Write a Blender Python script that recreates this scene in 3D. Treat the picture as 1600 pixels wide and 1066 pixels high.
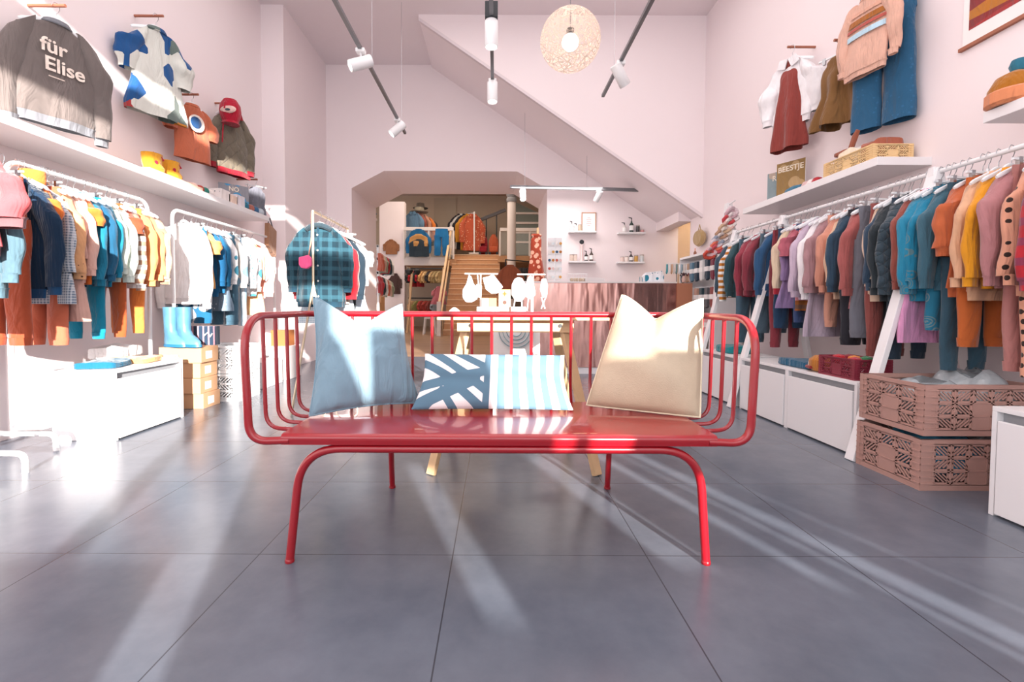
import bpy, bmesh, math, random
from mathutils import Vector, Matrix, Euler
PI = math.pi
sc = bpy.context.scene
for o in list(bpy.data.objects): bpy.data.objects.remove(o)
C = sc.collection
R = random.Random(7)
# ------------------------------------------------------------------ camera
FL, CAMZ = 740.0, 0.95
pt, rl = math.atan(26/740), math.radians(.25)
cR = Vector((math.cos(rl), 0, math.sin(rl))); cF = Vector((0, math.cos(pt), -math.sin(pt)))
cU = cR.cross(cF).normalized(); cR = cF.cross(cU)
cam = bpy.data.cameras.new('camera'); camo = bpy.data.objects.new('camera', cam); C.objects.link(camo)
cam.sensor_width = 36; cam.lens = FL/1600*36
cam.shift_x = 25/1600; cam.shift_y = -30/1600
camo.matrix_world = Matrix(((cR.x, cU.x, -cF.x, 0), (cR.y, cU.y, -cF.y, 0), (cR.z, cU.z, -cF.z, CAMZ), (0, 0, 0, 1)))
cam.clip_start = .05; sc.camera = camo
def P(x, y, X=None, Y=None, Z=None):
    d = cF + cR*((x-775)/FL) - cU*((y-503)/FL)
    t = X/d.x if X is not None else Y/d.y if Y is not None else (Z-CAMZ)/d.z
    return Vector((t*d.x, t*d.y, CAMZ+t*d.z))
# ------------------------------------------------------------------ light
sc.view_settings.view_transform = 'Standard'; sc.view_settings.look = 'None'; sc.view_settings.gamma = 1
sc.view_settings.exposure = 0.3
w = bpy.data.worlds.new('sky'); sc.world = w; w.use_nodes = True
bg = w.node_tree.nodes['Background']; bg.inputs[0].default_value = (.93, .95, 1, 1); bg.inputs[1].default_value = 1.6
sun = bpy.data.lights.new('sun', 'SUN'); suno = bpy.data.objects.new('sun', sun); C.objects.link(suno)
sun.energy = 13; sun.angle = math.radians(.6); sun.color = (1, .93, .86)
az = math.radians(20); sd = Vector((-math.sin(az), math.cos(az), -.255*math.cos(az)))
suno.rotation_euler = sd.to_track_quat('-Z', 'Y').to_euler(); suno.location = (3, -6, 5)
def area(name, loc, rot, sx, sy, e, col=(1, 1, 1)):
    l = bpy.data.lights.new(name, 'AREA'); l.shape = 'RECTANGLE'; l.size = sx; l.size_y = sy; l.energy = e; l.color = col
    o = bpy.data.objects.new(name, l); C.objects.link(o); o.location = loc; o.rotation_euler = rot; return o
area('daylight_through_shopfront', (-.1, -2.35, 2.6), (math.radians(88), 0, 0), 6, 5, 90, (.95, .97, 1))
area('room_fill_light', (-.1, 3.2, 5.15), (0, 0, 0), 5, 6, 120, (1, .95, .93))  # added soft fill for the whole room, not a ceiling fitting
area('recess_fill_light', (1.0, 7.95, 2.9), (0, 0, 0), 1.5, .5, 20, (1, .93, .9))  # added fill that raises the ambient light in the recess
area('gallery_downlight', (-1.2, 15.5, 5.6), (0, 0, 0), 5, 5, 190, (1, .85, .7))
area('alcove_downlight', (3.6, 8.0, 2.6), (0, 0, 0), .5, .8, 40, (1, .86, .68))
# ------------------------------------------------------------------ materials
def lin(h):
    h = h.lstrip('#'); v = [int(h[i:i+2], 16)/255 for i in (0, 2, 4)]
    return tuple(c/12.92 if c <= .04045 else ((c+.055)/1.055)**2.4 for c in v)+(1,)
MC = {}
def nt(name):
    m = bpy.data.materials.new(name); m.use_nodes = True; t = m.node_tree; b = t.nodes['Principled BSDF']
    return m, t, b
def N(t, typ, **k):
    n = t.nodes.new(typ)
    for a, v in k.items():
        if a.startswith('i_'): n.inputs[a[2:].replace('_', ' ')].default_value = v
        else: setattr(n, a, v)
    return n
def mat(name, col, rough=.5, metal=0, noise=.04, scale=8, bump=0, bscale=60, spec=.5, emit=None, es=0, alpha=1, coat=0, trans=0):
    if name in MC: return MC[name]
    m, t, b = nt(name); c = lin(col)
    b.inputs['Roughness'].default_value = rough; b.inputs['Metallic'].default_value = metal
    b.inputs['Specular IOR Level'].default_value = spec; b.inputs['Coat Weight'].default_value = coat
    b.inputs['Alpha'].default_value = alpha; b.inputs['Transmission Weight'].default_value = trans
    tc = N(t, 'ShaderNodeTexCoord'); nz = N(t, 'ShaderNodeTexNoise', i_Scale=scale, i_Detail=4.0)
    t.links.new(tc.outputs['Object'], nz.inputs['Vector'])
    mx = N(t, 'ShaderNodeMix', data_type='RGBA')
    mx.inputs[6].default_value = tuple(x*(1-noise) for x in c[:3])+(1,); mx.inputs[7].default_value = tuple(min(1, x*(1+noise)) for x in c[:3])+(1,)
    t.links.new(nz.outputs[0], mx.inputs[0]); t.links.new(mx.outputs[2], b.inputs['Base Color'])
    if bump:
        n2 = N(t, 'ShaderNodeTexNoise', i_Scale=bscale); bp = N(t, 'ShaderNodeBump', i_Strength=bump, i_Distance=.01)
        t.links.new(tc.outputs['Object'], n2.inputs['Vector']); t.links.new(n2.outputs[0], bp.inputs['Height']); t.links.new(bp.outputs[0], b.inputs['Normal'])
    if emit: b.inputs['Emission Color'].default_value = lin(emit); b.inputs['Emission Strength'].default_value = es
    MC[name] = m; return m
def fab(col, pat='plain', col2='#ffffff', sc_=1.0):
    """woven cloth with an optional printed or knitted pattern"""
    key = f'fabric_{pat}_{col[1:]}_{col2[1:]}_{sc_}'
    if key in MC: return MC[key]
    m, t, b = nt(key); b.inputs['Roughness'].default_value = .85; b.inputs['Specular IOR Level'].default_value = .2
    b.inputs['Sheen Weight'].default_value = .25
    tc = N(t, 'ShaderNodeTexCoord'); L = t.links.new
    c = lin(col); c2 = lin(col2)
    nz = N(t, 'ShaderNodeTexNoise', i_Scale=14.0, i_Detail=5.0); L(tc.outputs['Object'], nz.inputs['Vector'])
    mx = N(t, 'ShaderNodeMix', data_type='RGBA'); mx.inputs[6].default_value = tuple(x*.88 for x in c[:3])+(1,); mx.inputs[7].default_value = tuple(min(1, x*1.12) for x in c[:3])+(1,)
    L(nz.outputs[0], mx.inputs[0]); out = mx.outputs[2]
    sp = N(t, 'ShaderNodeSeparateXYZ'); L(tc.outputs['Object'], sp.inputs[0])
    def M(op, a, bb=None, cc=None):
        n = N(t, 'ShaderNodeMath', operation=op)
        for i, v in enumerate((a, bb, cc)):
            if v is None: continue
            if isinstance(v, (int, float)): n.inputs[i].default_value = v
            else: L(v, n.inputs[i])
        return n.outputs[0]
    def stripes(s, period, duty, ph=0): return M('LESS_THAN', M('FRACT', M('ADD', M('DIVIDE', s, period*sc_), ph)), duty)
    def mixin(base, fac, colr):
        x = N(t, 'ShaderNodeMix', data_type='RGBA'); L(base, x.inputs[6]); x.inputs[7].default_value = colr
        if isinstance(fac, (int, float)): x.inputs[0].default_value = fac
        else: L(fac, x.inputs[0])
        return x.outputs[2]
    hgt = None
    if pat == 'hstripes': out = mixin(out, stripes(sp.outputs['Z'], .075, .5), c2)
    elif pat == 'knitstripes':
        out = mixin(out, stripes(sp.outputs['Z'], .14, .25), c2); out = mixin(out, stripes(sp.outputs['Z'], .14, .2, .5), lin('#e89aa0'))
    elif pat == 'vstripes': out = mixin(out, stripes(sp.outputs['X'], .05, .3), c2)
    elif pat == 'plaid':
        out = mixin(out, M('MULTIPLY', stripes(sp.outputs['Z'], .09, .4), .5), c2); out = mixin(out, M('MULTIPLY', stripes(sp.outputs['X'], .09, .4), .5), c2)
    elif pat == 'check':
        out = mixin(out, M('MULTIPLY', stripes(sp.outputs['Z'], .018, .5), .5), c2); out = mixin(out, M('MULTIPLY', stripes(sp.outputs['X'], .018, .5), .5), c2)
    elif pat in ('dots', 'print', 'blots', 'tiny'):
        vo = N(t, 'ShaderNodeTexVoronoi', i_Scale={'dots': 19.0, 'print': 11.0, 'blots': 7.0, 'tiny': 26.0}[pat]/sc_, i_Randomness={'dots': .25, 'print': .6, 'blots': 1.0, 'tiny': .6}[pat])
        mp = N(t, 'ShaderNodeMapping'); mp.inputs['Scale'].default_value = (1, 1, 1); L(tc.outputs['Object'], mp.inputs[0]); L(mp.outputs[0], vo.inputs['Vector'])
        d = M('LESS_THAN', vo.outputs['Distance'], {'dots': .24, 'print': .4, 'blots': .42, 'tiny': .22}[pat])
        if pat == 'print': d = M('MULTIPLY', d, M('GREATER_THAN', M('SINE', M('MULTIPLY', vo.outputs['Distance'], 55.0)), 0.1))
        out = mixin(out, d, c2)
    elif pat == 'quilt':
        a = M('ADD', sp.outputs['Z'], sp.outputs['X']); bb = M('SUBTRACT', sp.outputs['Z'], sp.outputs['X'])
        f1 = M('ABSOLUTE', M('SINE', M('MULTIPLY', a, 45.0/sc_))); f2 = M('ABSOLUTE', M('SINE', M('MULTIPLY', bb, 45.0/sc_)))
        hgt = M('POWER', M('MULTIPLY', f1, f2), .4)
    elif pat == 'knit':
        hgt = M('SINE', M('MULTIPLY', sp.outputs['X'], 420.0))
    elif pat == 'multi':   # irregular coloured patches
        vo = N(t, 'ShaderNodeTexVoronoi', i_Scale=9.0/sc_, distance='MANHATTAN'); mp = N(t, 'ShaderNodeMapping'); mp.inputs['Scale'].default_value = (.7, .05, .6); L(tc.outputs['Object'], mp.inputs[0]); L(mp.outputs[0], vo.inputs['Vector'])
        sp2 = N(t, 'ShaderNodeSeparateColor'); L(vo.outputs['Color'], sp2.inputs[0])
        rp = N(t, 'ShaderNodeValToRGB'); rp.color_ramp.interpolation = 'CONSTANT'; e = rp.color_ramp.elements
        e[0].position = 0; e[0].color = c; e[1].position = .4; e[1].color = c2
        for p_, q in ((.56, '#a63a3a'), (.66, '#66746f'), (.76, col), (.95, '#c9822f')):
            k = e.new(p_); k.color = lin(q)
        L(sp2.outputs[0], rp.inputs[0]); out = rp.outputs[0]
    L(out, b.inputs['Base Color'])
    mf = N(t, 'ShaderNodeMapping'); mf.inputs['Scale'].default_value = (9, 9, 2.6); L(tc.outputs['Object'], mf.inputs[0])
    nf = N(t, 'ShaderNodeTexNoise', i_Scale=1.0, i_Detail=3.0, i_Distortion=1.2); L(mf.outputs[0], nf.inputs['Vector'])
    bf = N(t, 'ShaderNodeBump', i_Strength=.75, i_Distance=.045); L(nf.outputs[0], bf.inputs['Height'])
    n2 = N(t, 'ShaderNodeTexNoise', i_Scale=350.0); L(tc.outputs['Object'], n2.inputs['Vector'])
    bp = N(t, 'ShaderNodeBump', i_Strength=.25, i_Distance=.003); L(n2.outputs[0], bp.inputs['Height']); L(bf.outputs[0], bp.inputs['Normal'])
    if hgt:
        b2 = N(t, 'ShaderNodeBump', i_Strength=.9 if pat == 'quilt' else .35, i_Distance=.012 if pat == 'quilt' else .002); L(hgt, b2.inputs['Height']); L(bp.outputs[0], b2.inputs['Normal']); L(b2.outputs[0], b.inputs['Normal'])
    else: L(bp.outputs[0], b.inputs['Normal'])
    MC[key] = m; return m
def sdfmat(name, ca, cb, rough=.8):
    """two cloth colours split where the mesh's own signed pattern value changes sign"""
    m, t, b = nt(name); b.inputs['Roughness'].default_value = rough; b.inputs['Specular IOR Level'].default_value = .2
    a = N(t, 'ShaderNodeAttribute', attribute_name='pat'); g = N(t, 'ShaderNodeMath', operation='GREATER_THAN'); g.inputs[1].default_value = 0
    t.links.new(a.outputs['Fac'], g.inputs[0]); x = N(t, 'ShaderNodeMix', data_type='RGBA'); x.inputs[6].default_value = lin(ca); x.inputs[7].default_value = lin(cb)
    t.links.new(g.outputs[0], x.inputs[0]); t.links.new(x.outputs[2], b.inputs['Base Color']); return m
WALL = mat('painted_plaster_wall', '#f3e7e8', .75, noise=.012, scale=2, bump=.03, bscale=30)
WHITE = mat('white_laminate', '#efedee', .35, noise=.01)
WMET = mat('white_powder_coated_metal', '#eeeeef', .35, noise=.01)
WPLA = mat('white_plastic', '#eceef0', .3, noise=.01)
CHR = mat('chrome_wire', '#b9bcc0', .25, 1)
RED = mat('red_lacquered_metal', '#9a0c1b', .28, noise=.02, coat=.5)
DARK = mat('dark_gap', '#4a4f55', .7)
GREYM = mat('grey_aluminium_track', '#77777a', .4, .6)
BLACKM = mat('black_metal', '#22262a', .4, .2)
PINE = mat('light_ply_wood', '#d9b58a', .5, noise=.12, scale=20)
OAK = mat('oak_wood', '#c4946a', .5, noise=.15, scale=14)
ROD = mat('red_brown_wood', '#a5664e', .6, noise=.12, scale=30)
CARD = mat('brown_cardboard', '#c79b76', .85, noise=.05, scale=6)
PAPER = mat('white_paper', '#f2f0ee', .8)
GOLD = mat('pale_gold_metal', '#e2cdb0', .3, .7)
GLOW = mat('glowing_lamp_face', '#ffffff', .4, emit='#fff2e6', es=6)
CREAMP = mat('cream_plastic', '#e6c48f', .45)
# ------------------------------------------------------------------ mesh builder
class MB:
    def __init__(s): s.v = []; s.f = []; s.a = None
    def add(s, vs, fs):
        k = len(s.v); s.v += [Vector(v) for v in vs]; s.f += [tuple(i+k for i in f) for f in fs]; return s
    def box(s, lo, hi, rot=None, about=None):
        x0, y0, z0 = lo; x1, y1, z1 = hi
        vs = [Vector(p) for p in ((x0, y0, z0), (x1, y0, z0), (x1, y1, z0), (x0, y1, z0), (x0, y0, z1), (x1, y0, z1), (x1, y1, z1), (x0, y1, z1))]
        if rot is not None:
            c = Vector(about) if about is not None else (Vector(lo)+Vector(hi))/2
            vs = [c+rot@(v-c) for v in vs]
        return s.add(vs, [(0, 3, 2, 1), (4, 5, 6, 7), (0, 1, 5, 4), (1, 2, 6, 5), (2, 3, 7, 6), (3, 0, 4, 7)])
    def bar(s, a, b, wx, wy):            # square bar from a to b
        a = Vector(a); b = Vector(b); d = (b-a); L_ = d.length; q = d.to_track_quat('Z', 'Y').to_matrix()
        vs = [a+q@Vector((x, y, z)) for z in (0, L_) for x, y in ((-wx/2, -wy/2), (wx/2, -wy/2), (wx/2, wy/2), (-wx/2, wy/2))]
        return s.add(vs, [(0, 3, 2, 1), (4, 5, 6, 7), (0, 1, 5, 4), (1, 2, 6, 5), (2, 3, 7, 6), (3, 0, 4, 7)])
    def tube(s, pts, r, n=10, closed=False, flat=None, up=None):
        pts = [Vector(p) for p in pts]; m = len(pts); rings = []
        rr = r if isinstance(r, (list, tuple)) else [r]*m
        nrm = None
        for i, p in enumerate(pts):
            if closed: d = pts[(i+1) % m]-pts[i-1]
            else: d = pts[min(i+1, m-1)]-pts[max(i-1, 0)]
            d.normalize()
            if nrm is None:
                nrm = Vector(up) if up else (Vector((0, 0, 1)) if abs(d.z) < .9 else Vector((0, 1, 0)))
            nrm = (nrm-d*nrm.dot(d))
            if nrm.length < 1e-6: nrm = d.orthogonal()
            nrm.normalize(); b = d.cross(nrm)
            fl = flat or 1
            rings.append([p+nrm*(rr[i]*math.cos(2*PI*k/n))+b*(rr[i]*fl*math.sin(2*PI*k/n)) for k in range(n)])
        vs = [v for q in rings for v in q]; fs = []
        for i in range(m if closed else m-1):
            j = (i+1) % m
            for k in range(n): fs.append((i*n+k, i*n+(k+1) % n, j*n+(k+1) % n, j*n+k))
        if not closed: fs.append(tuple(range(n))[::-1]); fs.append(tuple((m-1)*n+k for k in range(n)))
        return s.add(vs, fs)
    def rows(s, rows, cap0=False, cap1=False):
        n = len(rows[0]); vs = [v for q in rows for v in q]; fs = []
        for i in range(len(rows)-1):
            for k in range(n): fs.append((i*n+k, i*n+(k+1) % n, (i+1)*n+(k+1) % n, (i+1)*n+k))
        if cap0: fs.append(tuple(range(n))[::-1])
        if cap1: fs.append(tuple((len(rows)-1)*n+k for k in range(n)))
        return s.add(vs, fs)
    def grid(s, fn, nu, nv):
        vs = [fn(i/nu, j/nv) for j in range(nv+1) for i in range(nu+1)]
        return s.add(vs, [(j*(nu+1)+i, j*(nu+1)+i+1, (j+1)*(nu+1)+i+1, (j+1)*(nu+1)+i) for j in range(nv) for i in range(nu)])
    def lathe(s, prof, c=(0, 0, 0), n=16, axis='z', sx=1, sy=1):
        c = Vector(c); rows = []
        for r, z in prof:
            q = []
            for k in range(n):
                a = 2*PI*k/n; v = Vector((r*math.cos(a)*sx, r*math.sin(a)*sy, z))
                if axis == 'x': v = Vector((v.z, v.x, v.y))
                if axis == 'y': v = Vector((v.x, v.z, v.y))
                q.append(c+v)
            rows.append(q)
        return s.rows(rows, True, True)
    def prism(s, poly, fn, lo, hi):      # polygon in 2-D, fn(u,v,d) -> 3-D
        n = len(poly); vs = [fn(u, v, lo) for u, v in poly]+[fn(u, v, hi) for u, v in poly]
        return s.add(vs, [tuple(range(n)), tuple(range(2*n-1, n-1, -1))]+[(i, i+n, (i+1) % n+n, (i+1) % n) for i in range(n)])
    def build(s, name, m, parent=None, smooth=True, bevel=0, world=False, ang=40, solid=0, sub=0):
        vs = s.v
        if world and parent is not None:
            inv = parent_matrix(parent).inverted(); vs = [inv@v for v in vs]
        org = None
        if world == 'base' and parent is None: pass
        me = bpy.data.meshes.new(name); me.from_pydata([tuple(v) for v in vs], [], s.f)
        bm = bmesh.new(); bm.from_mesh(me); bmesh.ops.recalc_face_normals(bm, faces=bm.faces); bm.to_mesh(me); bm.free()
        if smooth:
            for p in me.polygons: p.use_smooth = True
            me.set_sharp_from_angle(angle=math.radians(ang))
        if s.a is not None:
            at = me.attributes.new('pat', 'FLOAT', 'POINT'); at.data.foreach_set('value', s.a)
        me.materials.append(m); o = bpy.data.objects.new(name, me); C.objects.link(o)
        if parent is not None: o.parent = parent
        if solid: q = o.modifiers.new('thick', 'SOLIDIFY'); q.thickness = solid; q.offset = 0
        if bevel: q = o.modifiers.new('bevel', 'BEVEL'); q.width = bevel; q.segments = 2; q.limit_method = 'ANGLE'
        if sub: q = o.modifiers.new('sub', 'SUBSURF'); q.levels = sub; q.render_levels = sub
        return o
def parent_matrix(o):
    m = Matrix.LocRotScale(o.location, o.rotation_euler, o.scale)
    return parent_matrix(o.parent)@m if o.parent else m
def tag(o, label, cat, group=None, kind=None):
    if label: o['label'] = label
    if cat: o['category'] = cat
    if group: o['group'] = group
    if kind: o['kind'] = kind
    return o
def thing(name, label, cat, loc=(0, 0, 0), rz=0, group=None):
    o = bpy.data.objects.new(name, None); o.empty_display_size = .05; C.objects.link(o); o.location = loc; o.rotation_euler = (0, 0, rz)
    return tag(o, label, cat, group)
def struct(name, mb, m, **k):
    o = mb.build(name, m, **k); o['kind'] = 'structure'; return o
def dup(o, loc=None, rz=None, label=None, group=None, parent=None):
    c = o.copy(); C.objects.link(c)
    if parent is not None: c.parent = parent
    if loc is not None: c.location = loc
    if rz is not None: c.rotation_euler = (0, 0, rz)
    if label: c['label'] = label
    if group: c['group'] = group
    for ch in list(o.children): dup(ch, parent=c)
    return c
def arc(c, r, a0, a1, n, plane='xz'):
    out = []
    for i in range(n+1):
        a = a0+(a1-a0)*i/n; u = r*math.cos(a); v = r*math.sin(a)
        out.append(Vector(c)+(Vector((u, 0, v)) if plane == 'xz' else Vector((0, u, v)) if plane == 'yz' else Vector((u, v, 0))))
    return out
def fillet(pts, r, n=7):
    """round the inner corners of a polyline"""
    pts = [Vector(p) for p in pts]; rs = r if isinstance(r, (list, tuple)) else [r]*len(pts); out = [pts[0]]
    for i in range(1, len(pts)-1):
        a, b, c = pts[i-1], pts[i], pts[i+1]; d0 = (a-b); d1 = (c-b); q = min(rs[i], d0.length*.49, d1.length*.49)
        p0 = b+d0.normalized()*q; p1 = b+d1.normalized()*q
        for k in range(n+1):
            t_ = k/n; out.append(p0*(1-t_)**2+b*2*t_*(1-t_)+p1*t_**2)
    out.append(pts[-1]); return out
def textmesh(s, size, m, name, parent, loc, rot, ext=.001, off=0, sx=1):
    cu = bpy.data.curves.new(name, 'FONT'); cu.body = s; cu.size = size; cu.extrude = ext; cu.offset = off; cu.align_x = 'CENTER'; cu.align_y = 'CENTER'
    tmp = bpy.data.objects.new('tmp', cu); C.objects.link(tmp); dg = bpy.context.evaluated_depsgraph_get(); dg.update()
    me = bpy.data.meshes.new_from_object(tmp.evaluated_get(dg)); bpy.data.objects.remove(tmp)
    me.materials.clear(); me.materials.append(m); o = bpy.data.objects.new(name, me); C.objects.link(o); o.parent = parent; o.location = loc; o.rotation_euler = rot; o.scale = (sx, 1, 1); return o
# ------------------------------------------------------------------ the room
XL, XR, YM, YB, ZC = -3.4, 3.1, 7.17, 8.65, 5.25
YF = -2.5
def tilemat():
    m, t, b = nt('grey_porcelain_floor_tiles'); L = t.links.new; tc = N(t, 'ShaderNodeTexCoord')
    mp = N(t, 'ShaderNodeMapping'); mp.inputs['Location'].default_value = (.16, -.298, 0); L(tc.outputs['Object'], mp.inputs[0])
    sp = N(t, 'ShaderNodeSeparateXYZ'); L(mp.outputs[0], sp.inputs[0])
    def M(op, a, bb=None):
        n = N(t, 'ShaderNodeMath', operation=op)
        for i, v in enumerate((a, bb)):
            if v is None: continue
            if isinstance(v, (int, float)): n.inputs[i].default_value = v
            else: L(v, n.inputs[i])
        return n.outputs[0]
    T = .735
    def line(s): return M('GREATER_THAN', M('ABSOLUTE', M('SUBTRACT', M('FRACT', M('DIVIDE', s, T)), .5)), .5-.0022/T)
    g = M('MAXIMUM', line(sp.outputs['X']), line(sp.outputs['Y']))
    fl = N(t, 'ShaderNodeVectorMath', operation='FLOOR'); dv = N(t, 'ShaderNodeVectorMath', operation='SCALE'); dv.inputs['Scale'].default_value = 1/T
    L(mp.outputs[0], dv.inputs[0]); L(dv.outputs[0], fl.inputs[0]); wn = N(t, 'ShaderNodeTexWhiteNoise'); L(fl.outputs[0], wn.inputs['Vector'])
    nz = N(t, 'ShaderNodeTexNoise', i_Scale=3.0, i_Detail=8.0, i_Roughness=.65); L(tc.outputs['Object'], nz.inputs['Vector'])
    rp = N(t, 'ShaderNodeValToRGB'); rp.color_ramp.elements[0].position = .3; rp.color_ramp.elements[1].position = .72
    rp.color_ramp.elements[0].color = lin('#585f6b'); rp.color_ramp.elements[1].color = lin('#6b727e'); L(nz.outputs[0], rp.inputs[0])
    hv = N(t, 'ShaderNodeHueSaturation'); L(rp.outputs[0], hv.inputs['Color']); L(M('ADD', M('MULTIPLY', wn.outputs['Value'], .08), .96), hv.inputs['Value'])
    mx = N(t, 'ShaderNodeMix', data_type='RGBA'); L(g, mx.inputs[0]); L(hv.outputs[0], mx.inputs[6]); mx.inputs[7].default_value = lin('#3c4048'); L(mx.outputs[2], b.inputs['Base Color'])
    L(M('ADD', M('MULTIPLY', nz.outputs[0], .05), .23), b.inputs['Roughness'])
    bp = N(t, 'ShaderNodeBump', i_Strength=.4, i_Distance=.002); L(M('SUBTRACT', 1.0, g), bp.inputs['Height']); L(bp.outputs[0], b.inputs['Normal']); return m
def plankmat():
    m, t, b = nt('brown_plank_floor'); L = t.links.new; tc = N(t, 'ShaderNodeTexCoord'); br = N(t, 'ShaderNodeTexBrick', i_Scale=1.0)
    br.inputs['Brick Width'].default_value = 1.4; br.inputs['Row Height'].default_value = .18; br.inputs['Mortar Size'].default_value = .004
    br.inputs['Color1'].default_value = lin('#a8886e'); br.inputs['Color2'].default_value = lin('#957660'); br.inputs['Mortar'].default_value = lin('#6d5647')
    L(tc.outputs['Object'], br.inputs['Vector']); L(br.outputs['Color'], b.inputs['Base Color']); b.inputs['Roughness'].default_value = .35; return m
PLANK = plankmat()
struct('floor', MB().box((-3.7, YF-.6, -.1), (4.6, YB, 0)), tilemat())
struct('floor_gallery', MB().box((-5, YB, -.1), (5, 24, -.003)), PLANK)
struct('wall_left', MB().box((XL-.2, YF, 0), (XL, YM-.22, ZC)), WALL)
struct('wall_left_pilaster', MB().box((XL-.2, YM-.22, 0), (-3.075, YB+.1, ZC)), WALL)
# right wall stops short of the small side opening under the stairs
mb = MB().box((XR, YF, 0), (XR+.2, 7.62, ZC)).box((XR, 7.62, 2.38), (XR+.2, YB, ZC))
struct('wall_right', mb, WALL)
struct('wall_alcove', MB().box((XR+.2, YB, 0), (4.6, YB+.1, 2.6)).box((4.5, 7.4, 0), (4.6, YB, 2.6)).box((XR+.2, 7.3, 0), (4.6, 7.4, 2.6)), mat('warm_beige_plaster', '#dcbfa0', .8))
struct('ceiling_alcove', MB().box((XR+.2, 7.4, 2.6), (4.6, YB, 2.7)), WALL)
struct('ceiling', MB().box((XL-.2, YF, ZC), (XR+.2, YB+.1, ZC+.12)), mat('painted_ceiling', '#ece0e2', .8, noise=.01))
# back wall with the chamfered portal
def xz(px, py, Y): q = P(px, py, Y=Y); return (q.x, q.z)
pL, zt, zs = xz(550, 400, YB)[0], xz(700, 267.5, YB)[1], xz(550, 294, YB)[1]
cL, cRr, pR = xz(600, 267, YB)[0], xz(808, 267, YB)[0], xz(855, 300, YB)[0]
TH = 1.75
mb = MB(); fx = lambda u, v, d: Vector((u, d, v))
mb.prism([(-3.08, 0), (pL, 0), (pL, zs), (cL, zt), (cL, ZC), (-3.08, ZC)], fx, YB, YB+TH)
mb.prism([(cL, zt), (cRr, zt), (cRr, ZC), (cL, ZC)], fx, YB, YB+TH)
mb.prism([(cRr, zt), (pR, zs), (pR, 0), (pR+.6, 0), (pR+.6, ZC), (cRr, ZC)], fx, YB, YB+TH)
mb.box((pR+.6, YB, 0), (3.3, YB+.1, ZC)).box((3.3, YB, 2.6), (5, YB+.1, ZC)).box((4.6, YB, 0), (5, YB+.1, 2.6))
mb.box((-6, YB, ZC), (5, YB+TH, 6.4))
struct('wall_back', mb, WALL, smooth=False)
# stair mass crossing the back of the room, sloped underside
d0, d1 = xz(654, 27, YM), xz(1092, 331, YM)
z1 = d1[1]+(XR-d1[0])*(d1[1]-d0[1])/(d1[0]-d0[0])
mb = MB().prism([(d0[0], ZC), (XR, ZC), (XR, z1), d0], fx, YM, YB)
struct('wall_stair_enclosure', mb, WALL, smooth=False)
sl = (z1-d0[1])/(XR-d0[0])
mb = MB().prism([(d0[0], d0[1]), (XR, z1), (XR, z1-.05), (d0[0], d0[1]-.05)], fx, YM-.012, YM+.05)
struct('trim_stair_edge', mb, mat('trim_paint', '#e2d6d8', .7), smooth=False)
struct('trim_beam', MB().box((2.9, 7.6, 2.3), (3.1, YB, 2.45)), WALL)
# gallery room beyond the portal
DG = mat('gallery_plaster', '#d9c8bc', .8)
struct('wall_gallery_back', MB().box((-6, 21, 0), (5, 21.1, 6.4)), mat('gallery_back_plaster', '#c9b9a5', .8))
struct('wall_gallery_left', MB().box((-6, YB+TH, 0), (-5.9, 21, 6.4)), WALL)
struct('wall_gallery_right', MB().box((4.9, YB+.1, 0), (5, 21, 6.4)), DG)
struct('ceiling_gallery', MB().box((-6, YB+TH, 5.75), (5, 21.1, 5.85)), mat('gallery_ceiling', '#cdb9ae', .8))
a, b_ = P(593, 400, Y=17.5), P(632, 400, Y=17.5)
struct('wall_gallery_pier', MB().box((a.x, 17.5, 0), (b_.x, 17.85, P(600, 315, Y=17.5).z)), WALL)
# shopfront behind the camera: lintel wall, plus added boards that shape the sun's beams
BLOCKER = mat('sun_blocker_grey', '#8d9092', .5)
struct('wall_front', MB().box((XL, YF-.15, 4.0), (XR, YF, 4.62)).box((XL, YF-.15, 4.8), (XR, YF, ZC)), WALL)
struct('sun_blocker_left', MB().box((XL, YF-.1, 0), (.33, YF, 1.08)), BLOCKER)  # added low blocker, unseen, keeps sun off the near floor
k = 0
struct('sun_blocker_board', MB().prism([(.52, 0), (1.14, 0), (1.14, 1.66), (1.115, 1.68), (1.0, 1.95), (.955, 2.02), (.955, 2.66), (.52, 2.66)], lambda u, v, d: Vector((u, d, v)), YF-.08, YF-.03), BLOCKER, smooth=False)  # added unseen board, outline cut to shape the sun patch on the cushion
for x0, x1, z0, zz in ((.5, 1.2, 2.80, 3.08), (1.14, 1.40, 0, 2.04), (1.40, 1.54, 1.36, 2.04), (2.18, 2.36, 1.42, 1.9), (1.54, 1.68, 0, 2.08), (1.84, 1.89, 1.5, 1.6), (1.68, 1.76, 1.5, 1.6), (1.68, 2.05, 1.58, 1.64), (1.68, 2.05, 0, 1.5), (2.05, 2.18, 0, 1.95), (2.36, 2.62, 0, 1.93), (2.70, 2.79, 0, 2.1), (2.83, 2.86, 0, 2.3), (2.96, 3.1, 0, 4.0),
                      (.33, .52, 0, .6), (1.40, 1.54, 0, 1.0), (2.18, 2.36, 0, 1.08), (2.62, 2.70, 0, 1.05), (-1.75, -1.6, 1.08, 4.0), (-.1, .0, 1.08, 4.0), (1.5, 1.56, 2, 4)):
    k += 1; struct('sun_blocker_panel', MB().box((x0, YF-.08, z0), (x1, YF-.03, zz)), BLOCKER)  # added unseen panels and mullions, sized to cut the sun into streaks
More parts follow.
